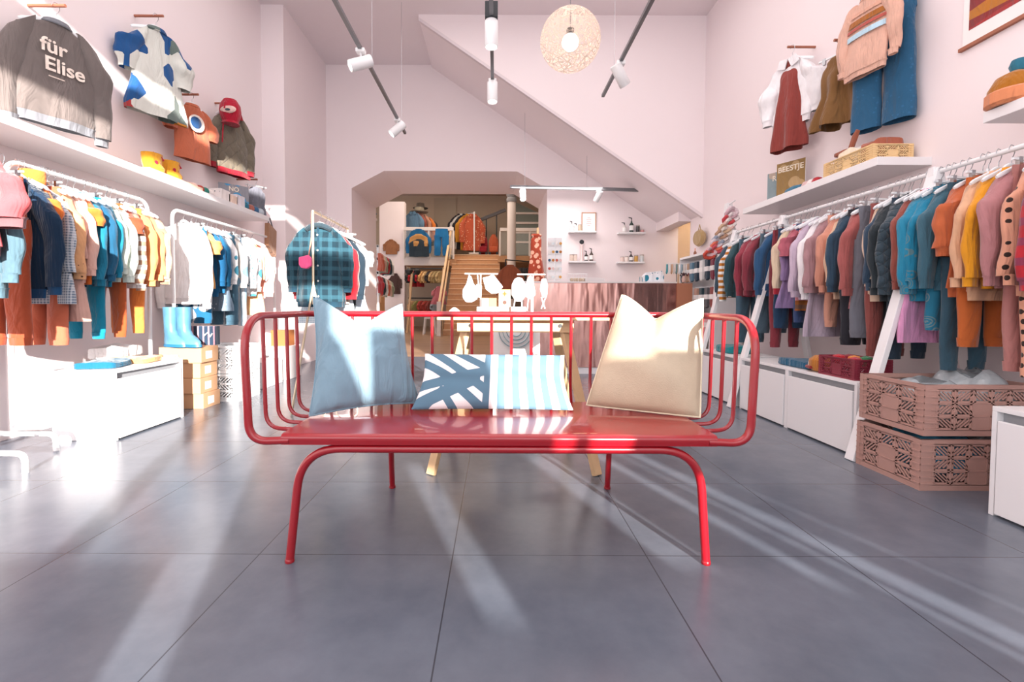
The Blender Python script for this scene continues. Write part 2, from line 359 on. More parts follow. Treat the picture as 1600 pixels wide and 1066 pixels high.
# ------------------------------------------------------------------ the bench
def bench():
    t = thing('bench', 'red tubular metal bench with bar back, standing in the middle of the floor', 'bench', (.01, 2.0, 0))
    B = lambda mb, n, m=RED, p=t, **k: mb.build(n, m, p, world=True, **k)
    zl, YF_, YR = .905, 1.71, 2.32; L_, R_ = -.915, .945
    # outer loop: seat corner, out, up, back along the arm, along the back, and the same again
    lo = [(-.77, 1.71, .452), (-.90, 1.70, .462), (-.925, 1.71, .93), (-.915, 2.32, zl)]
    path = fillet([(-.75, 1.71, .455), (L_+.02, 1.705, .45), (L_, 1.71, zl), (L_, YR, zl), (R_, YR, zl), (R_, 1.71, zl), (R_-.02, 1.705, .45), (.775, 1.71, .455)], [0, .135, .15, .12, .12, .15, .135, 0], 10)
    B(MB().tube(path, .0145, 12), 'back_rail')
    # upright bars of the back
    x0 = P(644, 560, Y=YR).x; n = 0
    for i in range(-5, 14):
        x = x0+.0975*i
        if x < -.86 or x > .89: continue
        B(MB().tube(fillet([(x, YR, zl), (x, YR+.012, .55), (x, YR-.03, .462)], .06, 5), .0078, 8), 'back_bar')
    for s, X in ((-1, L_), (1, R_)):
        for y in (1.855, 1.96, 2.065, 2.17):
            xi = -.772 if s < 0 else .80
            B(MB().tube(fillet([(X, y, zl), (X-s*.005, y, .62), (X-s*.01, y, .46), (xi, y, .456)], [0, .1, .13, 0], 7), .0082, 8), 'arm_bar')
    # seat plate with rolled front edge
    sx0, sx1 = -.778, .805
    mb = MB(); prof = [(1.70, .452), (1.697, .462), (1.70, .472), (1.708, .4775), (1.72, .479), (2.30, .479), (2.312, .472), (2.312, .45), (2.30, .45), (2.30, .468), (1.72, .468), (1.715, .44), (1.702, .44)]
    mb.prism(prof, lambda u, v, d: Vector((d, u, v)), sx0, sx1)
    B(mb, 'seat', smooth=True, ang=50)
    B(MB().box((sx0, 1.72, .452), (sx0+.012, 2.3, .47)).box((sx1-.012, 1.72, .452), (sx1, 2.3, .47)), 'seat_side_flange')
    # leg frames
    for Y, xa, xb, ta, tb in ((1.715, -.757, .778, -.655, .715), (2.43, -.535, .582, -.52, .57)):
        if Y < 2: pts = fillet([(xa, Y, .004), (xa+.045, Y+.005, .422), (xb-.03, Y+.005, .422), (xb, Y, .004)], [0, .15, .15, 0], 12)
        else: pts = fillet([(xa, Y, .004), (xa+.02, Y-.14, .43), (xb-.02, Y-.14, .43), (xb, Y, .004)], [0, .08, .08, 0], 8)
        mb = MB().tube(pts, .0155 if Y < 2 else .0145, 12); B(mb, 'leg_frame')
        for x in (xa, xb): B(MB().lathe([(.0165, 0), (.0175, .004), (.0165, .012), (.015, .014)], (x, Y, 0), 12), 'foot_cap')
    for x in (-.5, .015, .53):
        B(MB().tube([(x-.02, 1.73, .43), (x-.006, 1.735, .452)], .009, 8).tube([(x+.02, 1.73, .43), (x+.006, 1.735, .452)], .009, 8), 'spacer')
    for x in (-.5, .53):
        B(MB().tube([(x, 1.73, .424), (x, 2.3, .428)], .008, 8), 'cross_tube')
bench()
def cushion(name, label, bl, br, tr, tl, T, m, dip=.0, sag=.02, nu=48, nv=40, pat=None, pipem=None, seed=1, back=Vector((0, 1, 0))):
    """stuffed cushion: two bulged faces closed along a seam, corners pulled out, optional chop in the top edge"""
    bl, br, tr, tl = map(Vector, (bl, br, tr, tl)); c = (bl+br)/2; t = thing(name, label, 'cushion', (c.x, c.y, c.z)); rr = random.Random(seed)
    nrm = (br-bl).cross(tl-bl).normalized()
    def edge(u, v):
        uu = u+sag*math.sin(PI*v)*(1-2*u)*1.0; vv = v+sag*math.sin(PI*u)*(1-2*v)*.6
        p = bl*(1-uu)*(1-vv)+br*uu*(1-vv)+tr*uu*vv+tl*(1-uu)*vv
        if dip: p = p-(tl-bl)*(dip*max(0, 1-abs(u-.52)/.5)**1.25*v**2.6)
        return p
    ph = [rr.uniform(0, 6) for _ in range(6)]
    def face(sgn):
        def f(u, v):
            b = max(0, math.sin(PI*u)*math.sin(PI*v)); th = T*b**.42
            if dip:
                th *= 1-.45*math.exp(-((u-.52)/.09)**2)*max(0, v-.45)*1.8
            wr = .006*math.sin(9*u+4*v+ph[0])*math.sin(7*v-3*u+ph[1])+.004*math.sin(19*v+6*u+ph[2])*math.exp(-((v-.55)/.25)**2)
            wr += .010*math.exp(-((v-.60-.22*(u-.35))/.035)**2)*math.exp(-((u-.32)/.22)**2)-.008*math.exp(-((v-.53-.2*(u-.35))/.04)**2)*math.exp(-((u-.35)/.25)**2) if dip else 0
            return edge(u, v)+nrm*sgn*(th+wr*min(1, b*4))
        return f
    mb = MB(); mb.grid(face(1), nu, nv); k = len(mb.v); mb.grid(face(-1), nu, nv)
    if pat: mb.a = [pat(i/nu, j/nv) for _ in range(2) for j in range(nv+1) for i in range(nu+1)]
    mb.build('cover', m, t, world=True, ang=80)
    if pipem:
        E = [edge(i/24, 0) for i in range(24)]+[edge(1, i/24) for i in range(24)]+[edge(1-i/24, 1) for i in range(24)]+[edge(0, 1-i/24) for i in range(24)]
        MB().tube(E, .004, 6, closed=True).build('seam_piping', pipem, t, world=True)
    return t
vel = fab('#7f9cac'); lin_ = mat('pale_gold_linen', '#bfae95', .5, noise=.06, scale=30, bump=.2, bscale=200)
cushion('cushion', 'blue grey velvet square cushion with chopped top at the left end of the red bench', (-.775, 1.955, .485), (-.36, 2.235, .485), (-.455, 2.29, .955), (-.835, 2.165, .985), .085, vel, dip=.22, sag=.05, pipem=vel, seed=3)
cushion('cushion', 'shiny beige gold square cushion at the right end of the red bench', (.425, 2.20, .485), (.855, 1.965, .485), (.925, 2.12, .985), (.602, 2.27, 1.0), .09, lin_, dip=.21, sag=.0, pipem=mat('cream_piping', '#e8dcc0', .6), seed=5)
def lumbar(u, v):
    # signed field: positive = white
    x, y = u*72, v*30            # centimetres
    if u > .47:
        p = (x-36.5) % 7.1; return .9*(abs(p-3.2)/1-1.75) if True else 0
    def seg(ax, ay, bx, by, w):
        dx, dy = bx-ax, by-ay; tt = max(0, min(1, ((x-ax)*dx+(y-ay)*dy)/(dx*dx+dy*dy))); return math.hypot(x-ax-tt*dx, y-ay-tt*dy)-w
    return min(seg(0, 24, 16, 14, 2.0), seg(4, 31, 34, 7, 2.2), seg(16, 31, 33, 20, 2.0), seg(0, 11, 36, 19, 2.6), seg(-2, 0, 26, 14, 3.4), seg(18, 11, 33, -2, 2.0), seg(8, 2, 4, -3, 1.0), seg(11, 9, 20, -2, 1.6), abs(x-32.6)-1.3)
cushion('cushion', 'small oblong slate and white cushion, brushstroke lines on one half and stripes on the other', (-.375, 2.09, .485), (.345, 2.09, .485), (.325, 2.23, .715), (-.335, 2.23, .72), .055, sdfmat('slate_brushstroke_print', '#5d7c90', '#eeebea'), sag=.03, nu=150, nv=64, pat=lumbar, seed=8)
# ------------------------------------------------------------------ clothes
def ell(c, a, b, n=20, fold=0, k=5, ph=0, pinch=0):
    out = []
    for i in range(n):
        th = 2*PI*i/n; f = 1+fold*math.sin(k*th+ph)
        out.append(Vector((c[0]+a*math.cos(th)*(1+fold*.15*math.sin(k*th+ph)), c[1]+b*math.sin(th)*f, c[2])))
    return out
def lerp_rows(keys, n):
    """keys: (z, cx, cy, a, b); smooth resampling"""
    out = []
    for i in range(n+1):
        t_ = i/n*(len(keys)-1); j = min(int(t_), len(keys)-2); q = t_-j; q = q*q*(3-2*q)*.5+q*.5
        out.append(tuple(x*(1-q)+y*q for x, y in zip(keys[j], keys[j+1])))
    return out
def sleeve_mb(s, sh, z0, L_, r0, r1, rr, out=.03, fwd=0.0, puff=0):
    mb = MB(); rows = []; ph = rr.uniform(0, 6); n = 14; sway = rr.uniform(-.02, .02)
    for i in range(n+1):
        t_ = i/n; x = s*(sh-.035+.05*min(1, t_*3.5)+out*math.sin(t_*2.2)); z = z0-L_*t_; y = fwd*t_+sway*t_*t_+.008*math.sin(t_*9+ph)
        r = r0+(r1-r0)*t_+puff*math.sin(PI*min(1, t_*1.02))
        a = r*(1+.07*math.sin(t_*17+ph)); b = r*.58*(1+.12*math.sin(t_*13+ph*2))
        if i == 0: a *= .75; z += .03
        q = ell((x, y, z), a, b, 14, .1, 3, ph+t_*3)
        # slope the top of the sleeve outward-down so it runs into the shoulder
        if i < 3: q = [Vector((v.x, v.y, v.z-s*(v.x-x)*(.9-.3*i))) for v in q]
        rows.append(q)
    mb.rows(rows, True, False); return mb
def cuff_mb(s, sh, z0, L_, r1, rr_, out, fwd, h=.045):
    x = s*(sh+.015+out*math.sin(2.2)); mb = MB()
    mb.rows([ell((x, fwd, z0-L_+.006), r1*1.0, r1*.6, 14), ell((x, fwd, z0-L_-.004), r1*.88, r1*.52, 14), ell((x, fwd, z0-L_-h), r1*.84, r1*.5, 14), ell((x, fwd, z0-L_-h), r1*.7, r1*.4, 14)]); return mb
def top(name, label, cat, col, pat='plain', col2='#ffffff', psc=1.0, L_=.62, sh=.17, hem=None, sl=.48, sr=.06, cr_=None, depth=.034, fold=.25, seed=0, collar='crew', cuff=True, openf=False, group=None, dx=0, hood=None, trimc=None, puff=0, sl_out=.03, fwd=0, quick=False):
    """a top, dress or coat hanging from its neck; local z = 0 is the rail"""
    rr = random.Random(seed); m = fab(col, pat, col2, psc); hem = hem or sh*1.05; cr_ = cr_ or sr*.65; tm = fab(trimc) if trimc else m
    z0 = -.115; ph = rr.uniform(0, 6)
    keys = [(z0, 0, 0, .062, .038), (z0-.018, 0, 0, .085, .038), (z0-.045, 0, 0, sh*.72, .034), (z0-.075, 0, 0, sh*.97, .030), (z0-.13, 0, 0, sh*1.0, depth*.85), (z0-.26, 0, 0, sh*.99, depth), (z0-L_*.7, 0, 0, (sh+hem)/2, depth*1.1), (z0-L_*.92, 0, 0, hem, depth*1.15), (z0-L_, 0, 0, hem*1.0, depth*1.1)]
    rows = []; sway = rr.uniform(-.02, .02)
    R_ = lerp_rows(keys, 22)
    for i, (z, cx, cy, a, b) in enumerate(R_):
        t_ = (z0-z)/L_; rows.append(ell((cx+sway*t_, cy+.006*math.sin(t_*8+ph), z), a*(1+.012*math.sin(t_*15+ph)), b, 34, fold*t_, 5, ph+t_*1.2))
    mb = MB().rows(rows); o = mb.build(name, m, ang=75); tag(o, label, cat, group)
    if sl:
        for s in (-1, 1):
            sr_ = random.Random(seed*7+s); ff = fwd+sr_.uniform(-.02, .02)
            slo = sleeve_mb(s, sh, z0-.085, sl, sr, cr_, sr_, sl_out, ff, puff).build('sleeve', m, o, ang=75)
            if cuff and not quick: cuff_mb(s, sh, z0-.085, sl, cr_*1.05, sr_, sl_out, ff).build('cuff', tm, slo)
    if collar == 'crew':
        MB().rows([ell((0, 0, z0+.006), .058, .040, 24), ell((0, 0, z0+.012), .066, .048, 24), ell((0, 0, z0-.010), .082, .050, 24), ell((0, 0, z0-.016), .076, .044, 24)]).build('neckband', tm, o)
    elif collar == 'shirt':
        for s in (-1, 1): MB().prism([(0, 0), (s*.07, .012), (s*.1, -.05), (s*.03, -.075)], lambda u, v, d: Vector((u, -.052-d-.1*v, z0+v+.005)), 0, .008).build('collar_flap', tm, o)
    elif collar == 'fur':
        mb = MB(); mb.tube([(x*.01, -.035-.03*math.cos(x*.155), z0-.005-.0002*x*x*1.5) for x in range(-11, 12)], [.026]*23, 9); mb.build('fur_collar', fab('#31424c', 'knit'), o)
    if hood:
        mb = MB(); mb.grid(lambda u, v: Vector((.11*math.sin((u-.5)*PI)*(1-.25*v), .05-.10*math.cos((u-.5)*PI)*.6+.02*v, z0-.02+.10*math.sin(v*PI*.9)*(1-.3*abs(u-.5)))), 14, 10); mb.build('hood', fab(hood), o, solid=.012)
    if not quick and L_ < .8 and cuff:
        hx = sway; MB().rows([ell((hx, 0, z0-L_+.004), hem*1.005, depth*1.12, 34, fold, 5, ph+1.2), ell((hx, 0, z0-L_-.006), hem*.96, depth*1.02, 34, fold, 5, ph+1.2), ell((hx, 0, z0-L_-.05), hem*.94, depth, 34, fold, 5, ph+1.25), ell((hx, 0, z0-L_-.05), hem*.9, depth*.85, 34, fold, 5, ph+1.25)]).build('hem_band', tm, o, ang=75)
    if openf:
        MB().bar((sway*.2, -depth*.98, z0-.03), (sway, -depth*1.12-.004, z0-L_), .02, .006).build('button_placket', tm, o)
        for j in range(5): MB().lathe([(.008, 0), (.009, .002), (.006, .005)], (sway*j/5, -depth*1.08-.006-.004*j, z0-.1-(L_-.15)*j/4), 10, 'y').build('button', mat('grey_button', '#c9c9c4', .4), o)
    return o
def trousers(name, label, cat, col, pat='plain', col2='#ffffff', psc=1.0, L_=.72, wst=.14, leg=.07, cuffr=.05, seed=0, group=None, depth=.035, flare=False, drop=.13):
    rr = random.Random(seed); m = fab(col, pat, col2, psc); z0 = -drop; ph = rr.uniform(0, 6)
    rows = [ell((0, 0, z0-L_*.34*i/7), wst*(1+.18*i/7), depth*(1+.25*i/7), 26, .15*i/7, 5, ph) for i in range(8)]
    o = MB().rows(rows).build(name, m, ang=75); tag(o, label, cat, group)
    for s in (-1, 1):
        rows = []; n = 14
        for i in range(n+1):
            t_ = i/n; z = z0-L_*.26-(L_*.74)*t_; r = (wst*.62)*(1-t_)+(cuffr if not flare else wst*.85)*t_ if not flare else wst*(.56+.08*t_)
            rows.append(ell((s*(wst*.6+.012*t_), .006*math.sin(t_*7+ph+s), z), r*(1+.04*math.sin(t_*14+ph)), max(.022, r*.55)*(1+.08*math.sin(t_*11+ph)), 16, .12, 3, ph+t_*2+s))
        lg = MB().rows(rows, True).build('trouser_leg', m, o, ang=75)
        if not flare: MB().rows([ell((s*(wst*.6+.012), .0, z0-L_+.004), cuffr*1.02, cuffr*.6, 16), ell((s*(wst*.6+.012), 0, z0-L_-.045), cuffr*.92, cuffr*.55, 16), ell((s*(wst*.6+.012), 0, z0-L_-.045), cuffr*.7, cuffr*.4, 16)]).build('cuff', m, lg)
    MB().rows([ell((0, 0, z0+.002), wst*.96, depth*.9, 26), ell((0, 0, z0+.004), wst*1.02, depth*1.06, 26), ell((0, 0, z0-.035), wst*1.03, depth*1.08, 26), ell((0, 0, z0-.037), wst*.98, depth, 26)]).build('waistband', m, o)
    return o
# hangers ------------------------------------------------------------
def hook(mb, zt=-.005, zb=-.085):
    pts = [(0, 0, zb), (0, 0, -.055)]+[(0.0+.017*math.sin(a), 0, -.03+.0-.0+.017*-math.cos(a)+.016) for a in (0,)]
    pts = [(0, 0, zb), (.001, 0, -.05), (.012, 0, -.036), (.019, 0, -.018), (.018, 0, 0), (.008, 0, .016), (-.008, 0, .018), (-.018, 0, .006), (-.02, 0, -.006)]
    mb.tube(pts, .0021, 6); return mb
def make_hanger(m=WPLA):
    mb = MB(); pts = fillet([(-.185, 0, -.175), (-.155, 0, -.158), (-.06, 0, -.115), (-.02, 0, -.085), (.02, 0, -.085), (.06, 0, -.115), (.155, 0, -.158), (.185, 0, -.175)], .04, 4)
    mb.tube(pts, [.008]+[.012]*(len(pts)-2)+[.008], 8, flat=.7, up=(0, 0, 1)); o = mb.build('clothes_hanger', m)
    hook(MB()).build('hook', CHR, o); return o
def make_clip_hanger(m=WPLA):
    o = MB().bar((-.15, 0, -.095), (.15, 0, -.095), .012, .012).bar((0, 0, -.095), (0, 0, -.07), .014, .01).build('clip_hanger', m); hook(MB()).build('hook', CHR, o)
    for s in (-1, 1): MB().prism([(-.012, 0), (.012, 0), (.009, -.045), (-.009, -.045)], lambda u, v, d: Vector((s*.11+u, d, -.085+v)), -.009, .009).build('clip', CHR, o)
    return o
HG, CHG = make_hanger(), make_clip_hanger(); used = {'h': False, 'c': False}
def hang(o, loc, rz, desc, clip=False, group='white hangers on the rails', rail=True):
    o.location = loc; o.rotation_euler = (0, 0, rz); k = 'c' if clip else 'h'; src = CHG if clip else HG
    lb = ('white clip hanger holding the ' if clip else 'white hanger inside the ')+desc
    lb = ' '.join(lb.split()[:16])
    if not used[k]: h = src; used[k] = True; h.location = loc; h.rotation_euler = (0, 0, rz); tag(h, lb, 'hanger', group)
    else: h = dup(src, loc, rz, lb, group)
    h['category'] = 'hanger'; return h
SEED = [100]
def garment(kind, desc, col, X, Y, z, rz, pat='plain', col2='#ffffff', where='', psc=1.0, group=None, hgr=True, **k):
    SEED[0] += 1; sd_ = SEED[0]; lb = (desc+' '+where).strip(); kw = dict(seed=sd_, group=group)
    if kind == 'sweatshirt': o = top('sweatshirt', lb, 'sweatshirt', col, pat, col2, psc, **{**dict(L_=.56, sh=.175, sl=.47, sr=.066, cr_=.045), **kw, **k})
    elif kind == 't_shirt': o = top('t_shirt', lb, 't-shirt', col, pat, col2, psc, **{**dict(L_=.55, sh=.17, sl=.16, sr=.07, cr_=.068, cuff=False), **kw, **k})
    elif kind == 'jacket': o = top('jacket', lb, 'jacket', col, pat, col2, psc, **{**dict(L_=.62, sh=.185, sl=.5, sr=.078, cr_=.055, depth=.045, openf=True, collar='shirt'), **kw, **k})
    elif kind == 'blouse': o = top('blouse', lb, 'blouse', col, pat, col2, psc, **{**dict(L_=.58, sh=.165, sl=.44, sr=.06, cr_=.05, collar='shirt', fold=.4), **kw, **k})
    elif kind == 'dress': o = top('dress', lb, 'dress', col, pat, col2, psc, **{**dict(L_=.86, sh=.15, hem=.24, sl=.40, sr=.055, cr_=.045, fold=.5, cuff=False), **kw, **k})
    elif kind == 'shawl': o = top('shawl', lb, 'shawl', col, pat, col2, psc, **{**dict(L_=.72, sh=.15, hem=.16, sl=0, fold=.6, collar=None, cuff=False), **kw, **k})
    elif kind == 'trousers': o = trousers('trousers', lb, 'trousers', col, pat, col2, psc, **{**kw, **k})
    elif kind == 'skirt':
        kk = {**kw, **k}; o = top('skirt', lb, 'skirt', col, pat, col2, psc, **{**dict(L_=.5, sh=.12, hem=.2, sl=0, fold=.6, collar=None, cuff=False), **kk})
    if hgr: hang(o, (X, Y, z), rz, desc, clip=kind in ('trousers', 'skirt'))
    else: o.location = (X, Y, z); o.rotation_euler = (0, 0, rz)
    return o
ZR, ZL = 1.77, 1.86
XRR, XRL = 2.66, -3.08
# ---- right-hand racks
def edgeY(px, X): return X*740/(px-775)
RW = 'on the right-hand rail'
rr0 = random.Random(11)
right = [  # px of the aisle edge, kind, description, colour, pattern, colour 2, scale, extra
 (1628, 'jacket', 'cream quilted jacket at the near end', '#d8bd8a', 'plain', '#ffffff', 1, dict(L_=.66)),
 (1606, 'sweatshirt', 'cream and tan sweatshirt second from the near end', '#cfb184', 'plain', '#ffffff', 1, {}),
 (1590, 'jacket', 'red and navy checked shirt jacket', '#b52b35', 'plaid', '#3a4566', 1, dict(L_=.62)),
 (1567, 'trousers', 'peach polka dot trousers', '#d99b80', 'dots', '#33241f', 1, dict(L_=.98)),
 (1560, 'sweatshirt', 'peach sweatshirt with black polka dots', '#d99b80', 'dots', '#33241f', 1, dict(L_=.6)),
 (1540, 'trousers', 'mauve trousers behind the plain mauve sweatshirt', '#a8716c', 'plain', '#ffffff', 1, dict(L_=.96)),
 (1522, 'sweatshirt', 'plain mauve sweatshirt beside the mustard one', '#b07a7c', 'plain', '#ffffff', 1, dict(sr=.08)),
 (1500, 'sweatshirt', 'mustard yellow sweatshirt', '#dd9522', 'plain', '#ffffff', 1, dict()),
 (1482, 'sweatshirt', 'tan peach sweatshirt between mustard and rust', '#d8a987', 'plain', '#ffffff', 1, dict(L_=.62)),
 (1472, 'trousers', 'rust orange trousers below the rust sweatshirt', '#b9602e', 'plain', '#ffffff', 1, dict(L_=.86, cuffr=.06)),
 (1460, 'sweatshirt', 'rust orange sweatshirt with short sleeves', '#b9603a', 'plain', '#ffffff', 1, dict(L_=.6, sl=.3, sr=.075, cr_=.07)),
 (1446, 'trousers', 'long dark teal trousers', '#34505f', 'plain', '#ffffff', 1, dict(L_=1.0)),
 (1432, 'sweatshirt', 'dark teal plain sweatshirt', '#3d6373', 'plain', '#ffffff', 1, dict(sr=.075)),
 (1424, 'trousers', 'teal trousers with diamond print', '#27708c', 'print', '#6d8389', 1, dict(L_=.78, leg=.09, cuffr=.065)),
 (1412, 'sweatshirt', 'bright teal sweatshirt with diamond print', '#1f7d9e', 'print', '#5f7f88', 1, dict(sr=.072)),
 (1402, 'jacket', 'bright teal printed jacket behind its twin', '#2680a0', 'print', '#5f7f88', 1, dict(openf=False)),
 (1392, 'dress', 'pale pink long dress', '#d795bd', 'plain', '#ffffff', 1, dict(L_=.92, sl=.5)),
 (1384, 'sweatshirt', 'brown red sweatshirt beside the pale pink dress', '#8f4c42', 'plain', '#ffffff', 1, {}),
 (1372, 'jacket', 'charcoal blue quilted jacket', '#36454f', 'quilt', '#ffffff', 1, dict(openf=False)),
 (1364, 'trousers', 'dark navy trousers below the quilted jacket', '#2f3f4e', 'plain', '#ffffff', 1, dict(L_=.98)),
 (1356, 'jacket', 'black plain jacket', '#2b3338', 'plain', '#ffffff', 1, dict(openf=False)),
 (1348, 'sweatshirt', 'navy sweatshirt next to the black jacket', '#33475b', 'plain', '#ffffff', 1, {}),
 (1341, 'blouse', 'cream blouse beside a navy sweatshirt', '#d9bfa8', 'plain', '#ffffff', 1, dict(L_=.62)),
 (1334, 'trousers', 'brown red corduroy trousers', '#8d4e49', 'knit', '#ffffff', 1, dict(L_=.98)),
 (1326, 'shawl', 'fringed mauve patterned shawl', '#9a5a62', 'plaid', '#c48b80', .6, dict()),
 (1318, 'trousers', 'wide slate grey trousers', '#6d6f78', 'plain', '#ffffff', 1, dict(L_=.86, wst=.15, cuffr=.09)),
 (1309, 'sweatshirt', 'rose brown sweatshirt beside the patterned shawl', '#a45b58', 'plain', '#ffffff', 1, dict(sl=.5)),
 (1300, 'trousers', 'black trousers hanging low', '#2c2c33', 'plain', '#ffffff', 1, dict(L_=.92, cuffr=.08)),
 (1292, 'sweatshirt', 'dark slate blue sweatshirt with round shoulder', '#31475a', 'plain', '#ffffff', 1, dict(L_=.6, sr=.075)),
 (1284, 'blouse', 'sand coloured blouse', '#dcb79a', 'plain', '#ffffff', 1, dict(L_=.6)),
 (1277, 'sweatshirt', 'dusty peach sweatshirt with gathered cuffs', '#c98a75', 'plain', '#ffffff', 1, dict(sr=.075, puff=.012)),
 (1270, 'trousers', 'peach leggings below the dusty peach sweatshirt', '#cf9580', 'plain', '#ffffff', 1, dict(L_=.8)),
 (1260, 'sweatshirt', 'dull mauve sweatshirt with wide sleeves', '#a67f83', 'plain', '#ffffff', 1, dict(sr=.08, cr_=.07)),
 (1251, 'dress', 'lavender grey dress reaching low', '#b3a3b2', 'plain', '#ffffff', 1, dict(L_=.94)),
 (1245, 'blouse', 'bright white blouse with puffed cuffs', '#f0ecee', 'plain', '#ffffff', 1, dict(L_=.62, sl=.52, puff=.02)),
 (1237, 'shawl', 'brown and pink striped knitted scarf', '#a4622f', 'knitstripes', '#7c5a48', 1, dict(L_=.74, sh=.16)),
 (1230, 'blouse', 'pale lilac blouse', '#c7b3c6', 'plain', '#ffffff', 1, dict(L_=.6, sl=.5)),
 (1223, 'trousers', 'indigo trousers between pale blouses', '#3c4d74', 'plain', '#ffffff', 1, dict(L_=.78)),
 (1217, 't_shirt', 'rose pink t-shirt', '#b4616f', 'plain', '#ffffff', 1, dict(sl=.2)),
 (1211, 'dress', 'violet dress under the rose t-shirt', '#8f77a0', 'plain', '#ffffff', 1, dict(L_=.72)),
 (1204, 'sweatshirt', 'cream and red colour block sweatshirt', '#dcc7ab', 'plain', '#ffffff', 1, dict(trimc='#b02a3a')),
 (1197, 'trousers', 'navy dungaree trousers', '#26405c', 'plain', '#ffffff', 1, dict(L_=.84, cuffr=.07)),
 (1189, 'trousers', 'burgundy jogging trousers', '#84363f', 'plain', '#ffffff', 1, dict(L_=1.02)),
 (1180, 'sweatshirt', 'mid blue sweatshirt near the wooden leg', '#2f547a', 'plain', '#ffffff', 1, dict(sr=.07)),
 (1170, 'trousers', 'grey blue trousers under burgundy tops', '#566a78', 'plain', '#ffffff', 1, dict(L_=.9, cuffr=.07)),
 (1160, 'sweatshirt', 'burgundy sweatshirt nearer the camera', '#8c3b47', 'plain', '#ffffff', 1, dict(sr=.085)),
 (1148, 'sweatshirt', 'burgundy sweatshirt, the one further from the camera', '#963c4b', 'plain', '#ffffff', 1, dict(sr=.08)),
 (1139, 'trousers', 'steel blue trousers near the sock wall', '#4b6474', 'plain', '#ffffff', 1, dict(L_=1.02, cuffr=.07)),
 (1131, 'sweatshirt', 'dark green sweatshirt behind the striped one', '#35525a', 'plain', '#ffffff', 1, {}),
 (1124, 'sweatshirt', 'mustard and white striped sweatshirt', '#c1762a', 'hstripes', '#f1ece8', .8, dict(sl=.52)),
 (1117, 'sweatshirt', 'slate sweatshirt at the far end', '#3d5160', 'plain', '#ffffff', 1, {}),
]
for px, kind, desc, col, pat, c2, psc, ex in right:
    halfw = {'trousers': .22, 'skirt': .2, 'shawl': .17}.get(kind, .235)
    if kind == 'dress': halfw = .24
    Xe = XRR-halfw; Y = edgeY(px, Xe); Y = max(Y, 2.05)
    garment(kind, desc, col, XRR, Y, ZR, math.radians(rr0.uniform(9, 12)), pat, c2, RW, psc, 'clothes on the right-hand rail', **ex)
# ---- left-hand racks (near, middle, far)
LW1 = 'on the first left rail'
left1 = [
 (40, 'trousers', 'rust trousers under the navy knit jumper', '#a3492c', 'plain', '#ffffff', dict(L_=1.0, cuffr=.075)),
 (90, 'sweatshirt', 'chunky navy knitted jumper', '#15304a', 'knit', '#ffffff', dict(L_=.62, sr=.08, trimc='#1d4a72', sl=.52)),
 (98, 'sweatshirt', 'orange hooded sweatshirt at the near end', '#dd7434', 'plain', '#ffffff', dict(hood='#dd7434', L_=.3, sl=.2)),
 (118, 'trousers', 'long salmon rust trousers', '#c4684c', 'plain', '#ffffff', dict(L_=1.02, cuffr=.07)),
 (124, 'dress', 'blue and white fine check dress', '#6f8296', 'check', '#e6e9ec', dict(L_=.8, sl=.5)),
 (133, 'blouse', 'tan blouse with tiny dots', '#dea678', 'tiny', '#5b3a2a', dict(L_=.5, sl=.5)),
 (142, 'dress', 'dusty pink long dress', '#c99f92', 'plain', '#ffffff', dict(L_=.92)),
 (153, 'sweatshirt', 'pale pink sweatshirt beside the dusty dress', '#dcb3a6', 'plain', '#ffffff', dict(L_=.6)),
 (160, 't_shirt', 'orange long t-shirt', '#d96f2e', 'plain', '#ffffff', dict(L_=.66)),
 (170, 'sweatshirt', 'teal sweatshirt nearest the orange t-shirt', '#17718f', 'plain', '#ffffff', dict(L_=.6, sl=.54)),
 (177, 'trousers', 'bright teal jogging trousers', '#12809f', 'plain', '#ffffff', dict(L_=1.0)),
 (184, 'jacket', 'navy teal jacket among teal tops', '#1b5474', 'plain', '#ffffff', dict(openf=False)),
 (193, 'sweatshirt', 'teal blue hooded sweatshirt', '#1a7fa0', 'plain', '#ffffff', dict(L_=.62)),
 (202, 'blouse', 'pale sage blouse', '#cfd6c9', 'plain', '#ffffff', dict(L_=.58)),
 (209, 'trousers', 'rust brown trousers below sage blouses', '#b0542c', 'plain', '#ffffff', dict(L_=1.0)),
 (215, 'blouse', 'mint white blouse', '#dce6dd', 'plain', '#ffffff', dict(L_=.6, sl=.5, puff=.02)),
 (222, 't_shirt', 'brick red t-shirt', '#a8482f', 'plain', '#ffffff', dict(L_=.6)),
 (230, 'sweatshirt', 'white and brown striped sweatshirt', '#f0ebe8', 'hstripes', '#b48a72', dict(sl=.56, L_=.62)),
 (237, 'trousers', 'orange trousers at the end of the rail', '#e0813f', 'plain', '#ffffff', dict(L_=.98)),
 (246, 'sweatshirt', 'light orange sweatshirt', '#e8995f', 'plain', '#ffffff', dict(L_=.6, sr=.08, sl=.52)),
 (256, 'sweatshirt', 'apricot sweatshirt behind the light orange one', '#e59a66', 'plain', '#ffffff', dict(L_=.58)),
 (262, 'jacket', 'brown plaid jacket at the far end', '#9d7a68', 'plaid', '#d8b9a0', dict(L_=.6, openf=False)),
]
for px, kind, desc, col, pat, c2, ex in left1:
    halfw = {'trousers': .2}.get(kind, .235); Xe = XRL+halfw; Y = edgeY(px, Xe)
    o = garment(kind, desc, col, XRL, max(2.98, Y), ZL, math.radians(-rr0.uniform(6, 9)), pat, c2, LW1, 1, 'clothes on the first left rail', **ex)
    if 'chunky' in desc: o.scale = (1.15, 1, 1.12)
LW2 = 'on the second left rail'
